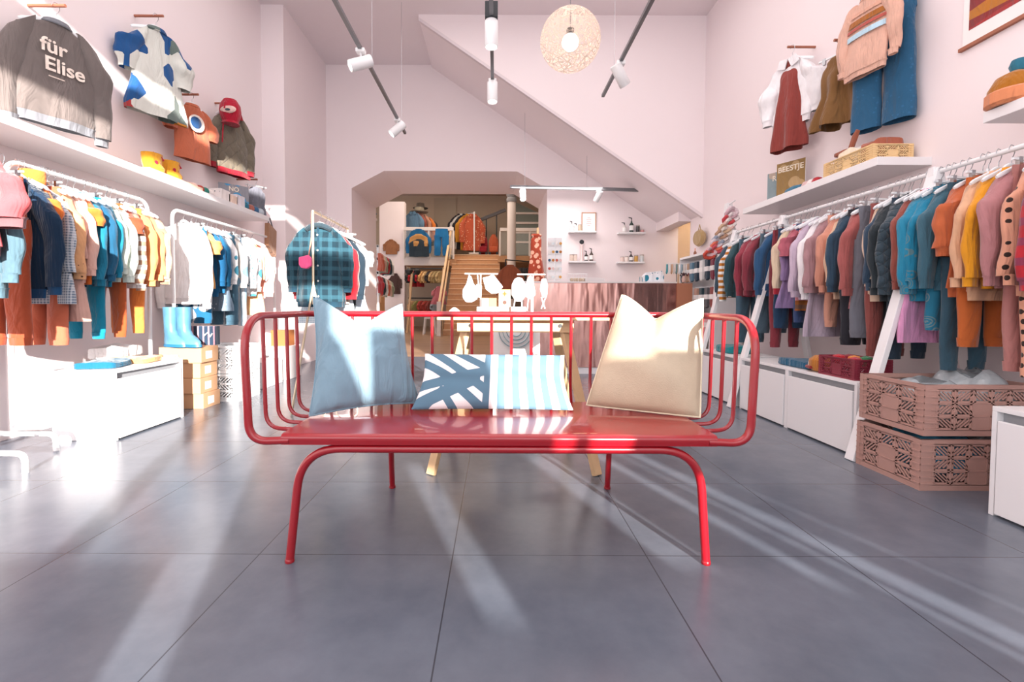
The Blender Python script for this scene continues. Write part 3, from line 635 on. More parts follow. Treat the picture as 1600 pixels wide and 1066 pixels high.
left2 = [
 (332, 'trousers', 'dark teal dungarees with white patches', '#1c5f85', 'blots', '#e9edf0', dict(L_=.92, wst=.17, cuffr=.1)),
 (326, 'sweatshirt', 'white sweatshirt with a tan hand print', '#f0eeee', 'plain', '#ffffff', dict(L_=.64, sh=.2, sr=.085, sl=.6)),
 (344, 't_shirt', 'mustard t-shirt beside the hand print', '#e0a35f', 'plain', '#ffffff', dict()),
 (352, 'sweatshirt', 'deep blue sweatshirt', '#1b5e8c', 'plain', '#ffffff', dict(L_=.66)),
 (360, 'sweatshirt', 'teal blue sweatshirt behind the deep blue one', '#21668f', 'plain', '#ffffff', dict(L_=.62)),
 (366, 'dress', 'grey blue speckled dress', '#7f93a5', 'tiny', '#e8eaee', dict(L_=.86)),
 (373, 'blouse', 'white blouse with blue sprigs', '#eceaea', 'blots', '#3f8299', dict()),
 (378, 'trousers', 'slate blue wide trousers', '#4b6e82', 'plain', '#ffffff', dict(L_=.96, cuffr=.08)),
 (386, 'sweatshirt', 'white jumper with blue diamonds', '#e7dfd8', 'blots', '#6fa3c2', dict(L_=.62)),
 (393, 'trousers', 'pale blue and white trousers', '#d5dde4', 'vstripes', '#8fb0c6', dict(L_=.98)),
 (401, 'sweatshirt', 'white sweatshirt with small teal animals', '#eceaea', 'tiny', '#2f6f86', dict(L_=.6)),
 (409, 'blouse', 'white blouse with teal and pink motifs', '#efe9ea', 'blots', '#3d7f96', dict(L_=.64, sl=.5)),
 (416, 'dress', 'apricot dress', '#efb98b', 'plain', '#ffffff', dict(L_=.92)),
 (424, 'jacket', 'pink and apricot jacket with pale blue sleeve', '#f0b9ad', 'plain', '#ffffff', dict(L_=.66, sl=.56, sr=.09, openf=False)),
]
hand = None
for px, kind, desc, col, pat, c2, ex in left2:
    halfw = {'trousers': .2}.get(kind, .235); Xe = XRL+halfw; Y = edgeY(px, Xe)
    o = garment(kind, desc, col, XRL, Y, ZL-.01, math.radians(-rr0.uniform(7, 10)), pat, c2, LW2, 1, 'clothes on the second left rail', **ex)
    if 'hand print' in desc: hand = o; o.rotation_euler = (0, 0, math.radians(-14)); o.scale = (1.12,)*3
    if 'pale blue sleeve' in desc:
        MB().lathe([(.001, -.16), (.03, -.12), (.042, 0), (.03, .12), (.001, .16)], (.235, -.062, -.46), 14, 'z', 1, .35).build('sleeve_patch', fab('#a5c4d8'), o)
m = fab('#b9792f'); mb = MB()
mb.lathe([(.001, -.005), (.032, -.004), (.036, 0), (.032, .003)], (.05, -.056, -.33), 14, 'y')
for i, (dx, dz) in enumerate(((.085, -.015), (.088, -.035), (.08, -.055), (.066, -.07), (.03, .05))): mb.tube([(.06, -.058, -.33), (.06+dx, -.058, -.33+dz)], [.012, .008], 6)
mb.build('hand_print', m, hand)
# ---- clothes on the small rail left of the frame: only their sleeves reach into view
LW0 = 'on the rail at the left edge'
garment('jacket', 'coral pink jacket with brown lined sleeve', '#d8575c', -2.70, 2.42, 1.85, math.radians(-10), 'plain', '#ffffff', LW0, 1, 'clothes at the left edge', trimc='#8a5a5e', sl=.28, sr=.09, cr_=.085, L_=.5, sl_out=.1)
garment('jacket', 'grey blue rain jacket with reflective band', '#56727f', -2.76, 2.52, 1.76, math.radians(-10), 'plain', '#ffffff', LW0, 1, 'clothes at the left edge', sl=.46, sr=.085, cr_=.05)
garment('trousers', 'black trousers', '#1f2a2e', -2.83, 2.34, 1.72, math.radians(-8), 'plain', '#ffffff', LW0, 1, 'clothes at the left edge', L_=.62, cuffr=.09)
# ---- golden rail with the plaid coat
GX, GY0, GY1, GZ = -1.56, 4.05, 5.0, P(490, 330, Y=4.05).z
LWG = 'on the pale gold rail'
gold = [('jacket', 'long dark green plaid coat with fur collar', '#15303c', 'plaid', '#35606f', .10, 12, dict(L_=.72, sh=.2, hem=.225, sr=.085, sl=.5, collar='fur', depth=.08, trimc='#1e3f50')),
 ('jacket', 'red coat behind the plaid coat', '#b3202c', 'plain', '#ffffff', .24, 14, dict(openf=False)), ('sweatshirt', 'sand beige jumper behind the red coat', '#d8c5b4', 'plain', '#ffffff', .33, 10, dict(L_=.62)),
 ('jacket', 'dark navy coat further along', '#22323f', 'plain', '#ffffff', .45, 12, dict(openf=False)), ('dress', 'pale blue gingham dress', '#a9c4d4', 'check', '#e8eef2', .38, 12, dict(L_=.85, hem=.26)),
 ('blouse', 'white blouse with red collar', '#efeaea', 'plain', '#ffffff', .58, 12, dict()), ('trousers', 'dark charcoal trousers', '#2d3238', 'plain', '#ffffff', .66, 10, dict(L_=.66)),
 ('dress', 'pale blue long shirt dress', '#c3d0dc', 'plain', '#ffffff', .76, 14, dict(L_=.9)), ('sweatshirt', 'white t-shirt top at the back', '#ece8e8', 'plain', '#ffffff', .86, 8, dict(sl=.2, cuff=False))]
coat = None
for kind, desc, col, pat, c2, dy, rz, ex in gold:
    o = garment(kind, desc, col, GX+.02, GY0+dy, GZ, math.radians(rz*.6), pat, c2, LWG, 1, 'clothes on the gold rail', **ex); coat = coat or o; o.scale = (.92,)*3 if o is coat else (1, 1, 1)
t = thing('shoulder_bag', 'small bright pink bag hanging over the front of the plaid coat', 'bag', (P(477, 408, Y=3.99).x, 3.99, P(477, 408, Y=3.99).z))
MB().prism([(-.05, -.03), (-.03, -.06), (.02, -.065), (.055, -.04), (.055, .02), (.03, .05), (-.05, .03)], lambda u, v, d: Vector((u, d, v)), -.018, .018).build('pouch', fab('#ef5f92'), t, bevel=.006)
MB().tube([(.03, 0, .05), (.055, .0, .2), (.05, .02, .40)], .005, 6).build('strap', fab('#c9836e'), t)
# ---- clothes hung on the walls
def peg(x0, y, z, side, label):
    o = MB().tube([(x0, y, z), (x0+side*.27, y, z)], .012, 8).build('hanging_peg', ROD); tag(o, label, 'peg', 'wooden wall pegs'); return o
def wallwear(px, pytop, Xw, side, desc, kind, col, ang, scale=1.0, peglab=None, where='', off=.12, pegpy=None, **k):
    q = P(px, pytop, X=Xw+side*off); z = q.z+.115*scale
    o = garment(kind, desc, col, q.x, q.y, z, ang, where=where, hgr=False, **k); o.scale = (scale,)*3
    h = hang(o, (q.x, q.y, z), ang, desc, clip=kind in ('trousers', 'skirt')); h.scale = (scale,)*3
    if peglab:
        # hook hangs from a rod that sticks out of the wall
        peg(Xw, q.y, z+.0, side, peglab)
    return o
LA = math.radians(-90+28)*-1
lang = math.radians(68)      # garments on the left wall turned a little towards the door
g = wallwear(88, 38, XL, 1, 'grey sweatshirt with cream lettering', 'sweatshirt', '#6f6663', lang, 1.15, 'wooden peg over the grey lettered sweatshirt', 'hanging high on the left wall', off=.2, L_=.6, sh=.2, sr=.08, sl=.56, trimc='#7d7f85')
for tx, zz, xx in (('für', -.29, -.04), ('Elise', -.40, .015)): textmesh(tx if tx == 'für' else 'Elise', .118, fab('#efe0d4'), 'lettering', g, (xx, -.052, zz), (math.radians(90), 0, 0), .002, .002)
MB().box((-.07, -.053, -.474), (.01, -.050, -.468)).build('small_print_line', fab('#d8c8bc'), g)
wallwear(244, 48, XL, 1, 'pale grey dress with coloured patches', 'dress', '#d3d4cc', lang, 1.18, 'wooden peg over the patched dress', 'hanging high on the left wall', off=.2, pat='multi', col2='#1d4f86', L_=.68, sh=.165, hem=.24, sl=.3, sr=.08, cr_=.06, puff=.02, fold=.5)
g = wallwear(300, 166, XL, 1, 'terracotta t-shirt with a dark blue circle', 't_shirt', '#c0694c', lang, 1.05, 'wooden peg over the terracotta t-shirt', 'hanging on the left wall', off=.2, L_=.54, sh=.18, sl=.2)
MB().lathe([(.001, 0), (.075, .001), (.085, .004)], (.01, -.055, -.29), 20, 'y').build('white_ring', fab('#e6d8cf'), g); MB().lathe([(.001, 0), (.05, .001), (.058, .006)], (0, -.062, -.285), 20, 'y').build('blue_circle', fab('#1f4674'), g)
g = wallwear(362, 178, XL, 1, 'olive grey quilted jacket', 'jacket', '#6f6658', lang, 1.1, 'wooden peg over the quilted jacket', 'hanging on the left wall', off=.2, pat='quilt', psc=2.0, L_=.62, sh=.18, hem=.22, trimc='#a22030', openf=False)
q = g.location
t = thing('knitted_hood', 'dark red knitted hood with pink eye patch over the quilted jacket', 'hat', (q.x+.05, q.y-.12, q.z-.17))
MB().lathe([(.001, .17), (.07, .155), (.11, .09), (.118, .02), (.105, -.05), (.085, -.1), (.1, -.13)], (0, 0, 0), 20, 'z', 1, 1).build('hood', fab('#ad1730', 'knit'), t)
MB().lathe([(.001, 0), (.06, .004), (.075, .02)], (.03, -.118, .01), 18, 'y', 1.25, .6).build('face_panel', fab('#e6c4b8'), t); MB().lathe([(.001, 0), (.02, .003), (.024, .012)], (.035, -.132, .0), 12, 'y', 1.3, .55).build('eye_patch', fab('#3f4f55'), t)
MB().tube([(-.05, -.06, -.12), (-.055, -.08, -.36)], .007, 6).build('tie_cord', fab('#b3152f'), t)
g = wallwear(400, 293, XL, 1, 'small dark grey pinafore', 'skirt', '#6d6e78', math.radians(50), .9, 'wooden peg over the small grey pinafore', 'at the far end of the left shelf', off=.25, L_=.42, sh=.13, hem=.15)
rang = math.radians(-68)
g = wallwear(1238, 95, XR, -1, 'white blouse under the rust pinafore', 'blouse', '#f1eef0', rang, 1.15, 'wooden peg over the rust pinafore', 'high on the right wall', off=.22, L_=.5, sl=.36, puff=.03, sr=.07)
q = g.location
g2 = garment('skirt', 'rust corduroy pinafore dress worn over a white blouse', '#8d3f38', q.x-.01, q.y-.0, q.z, rang, 'knit', where='on the right wall', hgr=False, L_=.74, sh=.095, hem=.155, depth=.06, fold=.45); g2.scale = (1.15,)*3
g = wallwear(1312, 88, XR, -1, 'brown pleated tulle skirt', 'skirt', '#7c5832', rang, 1.15, 'wooden peg over the brown skirt', 'high on the right wall', off=.22, L_=.5, sh=.12, hem=.19, fold=.9, depth=.06)
q = P(1398, -80, X=XR-.06)
g = garment('trousers', 'wide blue denim trousers behind the striped jumper', '#27587a', q.x-.08, q.y-.03, P(1398, 185, X=XR-.1).z+1.30, rang, 'tiny', '#2f6388', where='high on the right wall', hgr=False, L_=1.2, wst=.17, flare=True, depth=.045); 
q = P(1378, 55, X=XR-.22)
g = garment('sweatshirt', 'pink knitted jumper with rust and blue yoke stripes', '#dcae9a', q.x-.06, q.y+.06, P(1362, 118, X=XR-.22).z+.66, math.radians(-77), 'knit', where='high on the right wall', hgr=False, L_=.64, sh=.2, sr=.085, sl=.5); g.scale = (.82,)*3
for z_, c_, h_ in ((-.28, '#a5632a', .05), (-.345, '#b5564c', .028), (-.40, '#b9d7e6', .05), (-.22, '#d9a58f', .03)):
    MB().rows([ell((0, 0, z_), .204, .046, 34), ell((0, 0, z_-h_), .205, .048, 34)]).build('yoke_stripe', fab(c_, 'knit'), g)
# ------------------------------------------------------------------ rails, shelves, boxes, crates
def aframe_rack(label, ys, X, z, spread=.46):
    t = thing('clothes_rail', label, 'clothes rail', (X, (ys[0]+ys[-1])/2, 0))
    MB().tube([(X, ys[0]-.05, z), (X, ys[-1]+.05, z)], .014, 10).build('rail_bar', WMET, t, world=True)
    for y in ys:
        for s in (-1, 1): MB().bar((X+(spread*s if s < 0 else .36), y, 0), (X, y, z+.02), .07, .035).build('leg', WHITE, t, world=True, smooth=False, bevel=.003)
        MB().box((X-.03, y-.02, z-.03), (X+.03, y+.02, z+.03)).build('rail_bracket', WHITE, t, world=True, bevel=.004)
    return t
aframe_rack('long white wooden rail on slanting legs along the right wall', (.8, 2.9, 4.42, 5.3), XRR, ZR-.005)
# tall white support further back, hung with hair ties
tq = P(1138, 318, Y=5.75)
t = thing('display_stand', 'tall narrow white pointed stand behind the far end of the right rail', 'stand', (tq.x-.1, 5.75, 0))
MB().prism([(-.22, 0), (.2, 0), (.16, 1.35), (.035, tq.z), (-.03, tq.z), (-.13, 1.35)], lambda u, v, d: Vector((u+.1, d, v)), -.03, .03).build('panel', WHITE, t, smooth=False)
MB().tube([(.1, 0, tq.z-.02), (.1, -.16, tq.z)], .008, 8).build('hook', WMET, t)
hc = ['#d9c3c8', '#c9a6ae', '#e8dada', '#c4444a', '#efe6e2', '#d8b4ac', '#c9a98c', '#e2d3c8', '#b58e74', '#dfd2cd', '#8f97a6', '#d8ccd2', '#e0705a', '#c9545f', '#d7b3b8', '#c44a3a']
for i, c in enumerate(hc):
    t_ = i/15; q = P(1146-35*t_**1.4+R.uniform(-5, 5), 330+68*t_, Y=5.6)
    o = MB().tube([(q.x+.055*math.cos(a), q.y+.02*math.sin(a*2), q.z+.04*math.sin(a)) for a in [2*PI*k/14 for k in range(14)]], [.018+.006*(k % 2) for k in range(14)], 6, closed=True).build('hair_scrunchie', fab(c))
    tag(o, 'small fabric hair scrunchie in the string hanging beside the tall white stand', 'scrunchie', 'scrunchies beside the white stand')
MB().tube([P(1150-38*(k/10)**1.4, 328+72*k/10, Y=5.62) for k in range(11)], .006, 6).build('scrunchie_cord', WMET); tag(bpy.data.objects['scrunchie_cord'], 'white cord threaded through the hair scrunchies beside the tall stand', 'cord')
def tube_rack(label, X, y0, y1, z, foot=.27, bz=.09):
    t = thing('clothes_rail', label, 'clothes rail', (X, (y0+y1)/2, 0))
    MB().tube(fillet([(X, y0, bz), (X, y0, z), (X, y1, z), (X, y1, bz)], .10, 8), .016, 10).build('rail_frame', WMET, t, world=True)
    for y in (y0, y1):
        MB().tube(fillet([(X-foot, y, .0), (X-foot, y, bz+.02), (X+foot, y, bz+.02), (X+foot, y, 0)], .07, 6), .016, 10).build('base_leg', WMET, t, world=True)
    MB().tube([(X, y0, .36), (X, y1, .36)], .012, 8).build('lower_bar', WMET, t, world=True)
    return t
tube_rack('white tubular clothes rail with rounded corners, first along the left wall', XRL-.02, 3.02, 4.24, ZL-.005)
tube_rack('white tubular clothes rail further back along the left wall', XRL+.02, 4.5, 6.55, ZL-.015)
tube_rack('white tubular clothes rail at the left edge of the picture', -2.80, 1.6, 2.62, 1.72, .17)
# gold rail
t = thing('clothes_rail', 'pale gold thin metal rail carrying the plaid coat', 'clothes rail', (GX, (GY0+GY1)/2, 0))
MB().tube([(GX, GY0, GZ), (GX, GY1, GZ)], .011, 8).build('rail_bar', GOLD, t, world=True)
for y in (GY0, GY1):
    MB().tube([(GX, y, GZ+.0), (GX, y, .95)], .011, 8).build('upright', GOLD, t, world=True)
    for s in (-1, 1): MB().tube([(GX, y, 1.12), (GX+s*.2, y, 0)], .010, 8).build('leg', GOLD, t, world=True)
# ---- wall shelves
def shelf(label, x0, x1, y0, y1, z0, z1):
    o = MB().box((x0, y0, z0), (x1, y1, z1)).build('wall_shelf', WHITE, smooth=False, bevel=.003); return tag(o, label, 'shelf', 'white wall shelves')
ZS = 2.02
shelf('white wall shelf above the middle of the right rail', 2.71, XR, 3.41, 5.25, ZS-.06, ZS)
shelf('white wall shelf cut off by the right edge of the picture', 2.71, XR, 1.2, 2.68, ZS-.045, ZS+.015)
shelf('long white wall shelf above the left rails', XL, -2.98, 1.6, 6.26, 2.035, 2.095)
# ---- white storage benches
def bench_cab(label, x0, x1, ys, z, face, doors=True):
    """face = x of the front; doors sit there"""
    t = thing('storage_bench', label, 'storage bench', ((x0+x1)/2, (ys[0]+ys[-1])/2, 0)); s = 1 if face > (x0+x1)/2 else -1
    MB().box((x0, ys[0], z-.022), (x1, ys[-1], z)).build('top', WHITE, t, world=True, smooth=False, bevel=.002)
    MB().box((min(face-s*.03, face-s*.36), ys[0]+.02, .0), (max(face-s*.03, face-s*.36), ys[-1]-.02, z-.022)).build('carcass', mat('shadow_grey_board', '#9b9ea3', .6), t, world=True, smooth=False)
    for i in range(len(ys)):
        y = ys[i]; ya, yb = (y, y+.022) if i == 0 else (y-.022, y) if i == len(ys)-1 else (y-.02, y+.02)
        MB().box((x0, ya, 0), (x1, yb, z-.022)).build('side_panel', WHITE, t, world=True, smooth=False, bevel=.002)
    for i in range(len(ys)-1):
        xa, xb = sorted((face-s*.012, face+s*.006)); MB().box((xa, ys[i]+.03, .012), (xb, ys[i+1]-.03, z-.062)).build('door', WHITE, t, world=True, smooth=False, bevel=.003)
    return t
XC = 2.27
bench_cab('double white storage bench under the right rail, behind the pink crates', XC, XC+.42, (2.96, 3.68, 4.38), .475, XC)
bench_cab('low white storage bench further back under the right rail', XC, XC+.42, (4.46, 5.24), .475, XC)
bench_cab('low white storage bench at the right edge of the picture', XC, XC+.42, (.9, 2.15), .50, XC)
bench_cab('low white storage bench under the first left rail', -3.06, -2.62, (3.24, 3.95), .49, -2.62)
# ---- folding crates with slotted sides
def crate(name, label, c, L_, W_, H_, m, nl=4, nw=3, rz=0, group=None, th=.012):
    """c = centre of the base; L_ along x, W_ along y"""
    t = thing(name, label, 'crate', c, rz, group)
    def side(w_, n, rot, off):
        mb = MB(); q = Matrix.Rotation(rot, 3, 'Z')
        def bx(lo, hi, r=None):
            k = len(mb.v); mb.box(lo, hi, r)
            for i in range(k, len(mb.v)): mb.v[i] = q@(mb.v[i]+Vector((0, -off, 0)))
        rim = H_*.09
        bx((-w_/2, 0, H_-rim), (w_/2, th*1.4, H_)); bx((-w_/2, 0, 0), (w_/2, th*1.4, rim*1.3))
        cw = w_*.06
        for s in (-1, 1):
            for k in range(2): a = s*(w_/2-cw*(k+.5)); bx((a-cw*.5, .001 if k else -.002, 0), (a+cw*.5, th, H_))
            for k in range(7): z = H_*(.12+.76*k/6); a0, a1 = sorted((s*w_/2, s*(w_/2-cw*2))); bx((a0, -.004, z), (a1, th*.8, z+H_*.03))
        x0, x1 = -w_/2+cw*1.8, w_/2-cw*1.8; z0, z1 = rim*1.3, H_-rim; nr = 3
        for i in range(n+1): a = x0+(x1-x0)*i/n; bx((a-.0035, .0, z0), (a+.0035, th*.8, z1))
        for j in range(nr+1): a = z0+(z1-z0)*j/nr; bx((x0, .0, a-.003), (x1, th*.8, a+.003))
        for i in range(n):
            for j in range(nr):
                ax, bx_ = x0+(x1-x0)*i/n, x0+(x1-x0)*(i+1)/n; az_, bz_ = z0+(z1-z0)*j/nr, z0+(z1-z0)*(j+1)/nr
                if n > 2 and i == n//2 and j < nr-1 and n % 2: bx((ax, .002, az_), (bx_, th*.6, bz_)); continue
                mx, mz = (ax+bx_)/2, (az_+bz_)/2; d = 1 if (i+j) % 2 else -1; hw, hh = (bx_-ax)/2, (bz_-az_)/2
                fr = .16; bx((ax, .002, az_), (ax+hw*fr*2, th*.6, bz_)); bx((bx_-hw*fr*2, .002, az_), (bx_, th*.6, bz_)); bx((ax, .002, az_), (bx_, th*.6, az_+hh*.3)); bx((ax, .002, bz_-hh*.3), (bx_, th*.6, bz_))
                for k in (-1.5, -.5, .5, 1.5):
                    cx = mx+k*hw*.42; l = min(hw, hh)*.95*(1 if abs(k) < 1 else .8)
                    bx((cx-hw*.07, .002, mz-l), (cx+hw*.07, th*.6, mz+l), Matrix.Rotation(d*math.radians(48), 3, 'Y'))
        mb.build('slotted_side', m, t, smooth=False)
    side(L_, nl, 0, W_/2); side(L_, nl, PI, W_/2); side(W_, nw, PI/2, L_/2); side(W_, nw, -PI/2, L_/2)
    MB().box((-L_/2+.01, -W_/2+.01, 0), (L_/2-.01, W_/2-.01, .008)).build('base', m, t, smooth=False)
    return t
PINK = mat('dusty_pink_plastic', '#b58d82', .5, noise=.03)
crate('crate', 'dusty pink slotted plastic crate on the floor, lower of the two', (2.195+.30, 2.42+.215, 0), .60, .43, .265, PINK, 5, 3, group='pink crates')
crate('crate', 'dusty pink slotted plastic crate on top of the other pink one', (2.205+.30, 2.42+.215, .285), .60, .43, .265, PINK, 5, 3, group='pink crates')
PLB = mat('clear_plastic_bag', '#b9c3c8', .22, noise=.25, scale=18, bump=.9, bscale=22, alpha=.8, coat=.5); PLT = mat('blue_plastic_bag', '#4f9fc4', .22, noise=.35, scale=18, bump=.9, bscale=22, coat=.5)
def bag(label, c, sx, sy, sz, m, seed):
    r = random.Random(seed); ph = [r.uniform(0, 6) for _ in range(4)]; mb = MB(); n = 20
    rows = []
    for j in range(9):
        f = math.sin(PI*(j+.35)/9.4)**.6; z = sz*j/8
        rows.append([Vector((sx/2*f*math.copysign(abs(math.cos(a))**.6, math.cos(a))*(1+.05*math.sin(5*a+ph[0]+j)), sy/2*f*math.copysign(abs(math.sin(a))**.6, math.sin(a))*(1+.05*math.sin(7*a+ph[1]-j)), z+.10*sz*math.sin(3*a+ph[2]))) for a in [2*PI*k/n for k in range(n)]])
    o = mb.rows(rows, True, True).build('plastic_bag', m, ang=50); o.location = c; return tag(o, label, 'bag', 'bags in the pink crates')
bag('crumpled clear plastic bag in the top pink crate, nearer its left end', (2.40, 2.64, .298), .32, .36, .235, PLB, 1)
bag('crumpled clear plastic bag bulging out at the right of the top pink crate', (2.66, 2.64, .298), .24, .38, .29, PLB, 2)
bag('bright blue plastic packed in the lower pink crate at the front', (2.42, 2.62, .012), .36, .36, .25, PLT, 3)
bag('clear plastic bag in the lower pink crate, right half', (2.68, 2.64, .012), .2, .36, .24, PLB, 4)
WCR = mat('white_crate_plastic', '#eff0f1', .4)
for i in range(2): crate('crate', 'white slotted plastic crate beside the cardboard boxes, '+('lower' if i == 0 else 'upper')+' of two', (-2.70, 4.78, .275*i), .40, .42, .27, WCR, 2, 3, group='white crates')
crate('crate', 'small cream slotted crate on the right wall shelf', (2.91, 3.78, ZS), .30, .52, .13, CREAMP, 3, 5, th=.008)
crate('crate', 'small burgundy slotted crate on the storage bench', (2.42, 3.19, .475), .24, .34, .135, mat('burgundy_plastic', '#84283a', .45), 3, 3, th=.008)
# ---- cardboard boxes
for i in range(4):
    y0 = 4.22+(.0 if i % 2 else .02); x1 = -2.64-.012*(i % 3)
    t = thing('cardboard_box', 'brown cardboard box with white label, '+['bottom', 'second from the bottom', 'third from the bottom', 'top'][i]+' of the stack', 'box', (x1-.19, y0+.14, .14*i), 0, 'stacked cardboard boxes')
    MB().box((-.19, -.13, 0), (.19, .13, .138)).build('carton', CARD, t, smooth=False, bevel=.003)
    MB().box((.1902, -.06, .03), (.1915, .03, .10)).build('printed_label', PAPER, t, smooth=False)
    MB().box((-.19, -.004, .1382), (.19, .004, .1387)).build('flap_seam', mat('tape', '#b08760', .5), t, smooth=False)
# rain boots on the boxes
for s in (0, 1):
    bx_ = Vector((-2.93+.12*s, 4.27-.0*s, .5605)); t = thing('rain_boot', 'blue and white rain boot on the cardboard boxes, '+('left' if s == 0 else 'right')+' one of the pair', 'boot', bx_, math.radians(-18), 'pair of rain boots')
    mb = MB(); rows = []
    for j, (cx, a, b, z) in enumerate(((.055, .13, .05, .02), (.05, .13, .05, .05), (.035, .11, .05, .08), (.01, .075, .05, .11), (-.005, .058, .052, .15), (-.005, .056, .054, .22), (-.005, .062, .058, .30), (-.005, .064, .06, .36), (-.005, .056, .052, .36), (-.005, .052, .048, .25))): rows.append(ell((cx, 0, z), a, b, 18))
    mb.rows(rows, True).build('shaft', mat('pale_blue_rubber', '#4f7f9b', .35, noise=.5, scale=9), t)
    MB().rows([ell((.055, 0, 0), .135, .052, 18), ell((.055, 0, .004), .14, .056, 18), ell((.055, 0, .026), .138, .055, 18), ell((.055, 0, .028), .12, .05, 18)], True, True).build('sole', mat('blue_rubber', '#1f678f', .4), t)
t = thing('gift_bag', 'dark navy striped small bag standing behind the rain boots', 'bag', (-2.78, 4.52, .61)); MB().box((-.12, -.04, -.05), (.12, .04, .13)).build('bag_body', fab('#263b50', 'vstripes', '#b9838f'), t, bevel=.005)
MB().tube([(.02, -.05, .04), (.06, -.055, .07), (.08, -.05, .03), (.1, -.055, .06)], .007, 6).build('bow', fab('#dce5ea'), t)
def folded(name, label, c, sx, sy, h, m, rz=0, seed=0, cat='clothing', n=1, group=None):
    r = random.Random(seed); ph = [r.uniform(0, 6) for _ in range(4)]
    rows = []
    for j in range(7):
        f = [.93, 1, 1.0, .985, 1.0, .97, .6][j]; z = h*[0, .12, .4, .5, .65, .93, 1][j]
        rows.append([Vector((sx/2*f*math.copysign(abs(math.cos(a))**.35, math.cos(a))*(1+.03*math.sin(3*a+ph[0]+j*.3)), sy/2*f*math.copysign(abs(math.sin(a))**.35, math.sin(a))*(1+.03*math.sin(4*a+ph[1])), z+(.12*h*math.sin(2*a+ph[2]) if j > 3 else 0))) for a in [2*PI*k/28 for k in range(28)]])
    o = MB().rows(rows, True, True).build(name, m, ang=60); o.location = c; o.rotation_euler = (0, 0, rz); return tag(o, label, cat, group)
folded('folded_trousers', 'dark teal folded trousers on the left storage bench', (-2.84, 3.42, .491), .26, .3, .045, fab('#16617f'), .3, 1)
folded('folded_jumper', 'ochre folded jumper lying behind the teal trousers', (-2.86, 3.72, .491), .34, .28, .04, fab('#cf9a62'), .2, 2)
folded('folded_shirt', 'white folded shirt under the edge of the ochre jumper', (-2.76, 3.9, .491), .22, .16, .03, fab('#ece3d8'), .1, 3)
folded('folded_trousers', 'dark blue teal folded trousers on the right storage benches', (2.47, 3.72, .476), .30, .42, .055, fab('#1b5776'), 0, 4)
folded('folded_sweater', 'green teal folded sweater at the far end of the right benches', (2.46, 4.85, .476), .30, .32, .07, fab('#1f7f86'), 0, 5)
folded('folded_blanket', 'white folded pile beside the first left bench', (-3.2, 3.98, .5), .22, .4, .1, fab('#eceaea'), .1, 6)
t = thing('padded_hat', 'mustard and white patterned padded hat beside the burgundy crate', 'hat', (2.38, 3.43, .478)); MB().lathe([(.02, .0), (.07, .005), (.095, .04), (.09, .085), (.055, .115), (.01, .12)], n=18, sx=.9, sy=1.15).build('crown', fab('#b8742c', 'blots', '#e7dccb'), t); MB().tube([(.06*math.cos(a)-.03, .1*math.sin(a), .03) for a in [PI*k/10 for k in range(11)]], .012, 6).build('brim', fab('#8e2f2f'), t)
for i, (dx, dy, c_) in enumerate(((-.06, -.09, '#b5263a'), (.02, .02, '#e0862c'), (-.03, .1, '#c0222f'), (.06, -.03, '#3b7a52'), (.05, .11, '#8e2333'))):
    o = MB().lathe([(.005, -.035), (.03, -.03), (.045, 0), (.035, .03), (.005, .04)], n=14).build('rolled_sock', fab(c_, 'knit')); o.location = (2.42+dx, 3.19+dy, .58); tag(o, ['crimson', 'orange', 'scarlet', 'green', 'wine red'][i]+' rolled bundle in the burgundy crate', 'socks', 'rolled socks in the burgundy crate')
# ---- things on the right shelf
def picbook(label, c, w_, h_, m, bgc, seed, rot, title):
    t = thing('picture_book', label, 'book', c, rot)
    MB().box((-w_/2, -.008, 0), (w_/2, .008, h_)).build('pages', PAPER, t, smooth=False); 
    MB().box((-w_/2-.003, -.012, -.0), (w_/2+.003, -.008, h_+.003)).build('cover', m, t, smooth=False)
    textmesh(title, .075, fab('#efe2d0'), 'title', t, (0, -.0135, h_*.82), (PI/2, 0, 0), .0006, .001)
    return t
bkr = math.radians(-62)
picbook('grey blue picture book standing on the right wall shelf', (2.97, 5.02, ZS), .24, .34, fab('#8a9ba0', 'blots', '#b9a89a'), 0, 1, bkr, 'ROF')
picbook('brown picture book with a red hare, in front of the grey blue one', (2.93, 4.76, ZS), .27, .37, fab('#94764a', 'blots', '#b89a70'), 0, 2, bkr, 'BEESTJE')
t = thing('toy_whale', 'teal and rust cloth shoes lying beside the books', 'shoes', (2.83, 4.55, ZS)); MB().lathe([(.005, -.15), (.03, -.12), (.045, 0), (.035, .1), (.01, .14)], (0, 0, .035), 14, 'y', .8, 1).build('shoe_upper', fab('#2f6f8c'), t); MB().lathe([(.005, -.1), (.035, -.06), (.04, .02), (.01, .09)], (.03, -.2, .04), 14, 'y', .8, 1).build('shoe_upper', fab('#8e5b42'), t)
t.name = 'shoes'
for i, (dx, dy, c_) in enumerate(((0, -.16, '#a9604a'), (.02, -.05, '#e9e2d6'), (-.02, .06, '#efe0c8'), (.03, .16, '#ddd0cf'))):
    folded('folded_shirt', ['brown folded cloth', 'cream folded cloth', 'pale yellow folded cloth', 'greyish folded cloth'][i]+' piled in the cream crate on the shelf', (2.91+dx, 3.78+dy, ZS+.05), .24, .15, .13, fab(c_), 0, 20+i, group='cloths in the cream crate')
t = thing('wooden_shoe', 'brown strap sandal with white label leaning on the cream crate', 'sandal', (2.86, 3.95, ZS+.17)); MB().box((-.05, -.09, 0), (.05, .05, .035)).build('sole', fab('#9c5a44'), t, bevel=.01); MB().tube([(0, -.07, .02), (.0, -.12, .12), (0, -.15, .16)], [.02, .022, .015], 8).build('strap', fab('#9c5a44'), t)
t.name = 'sandal'
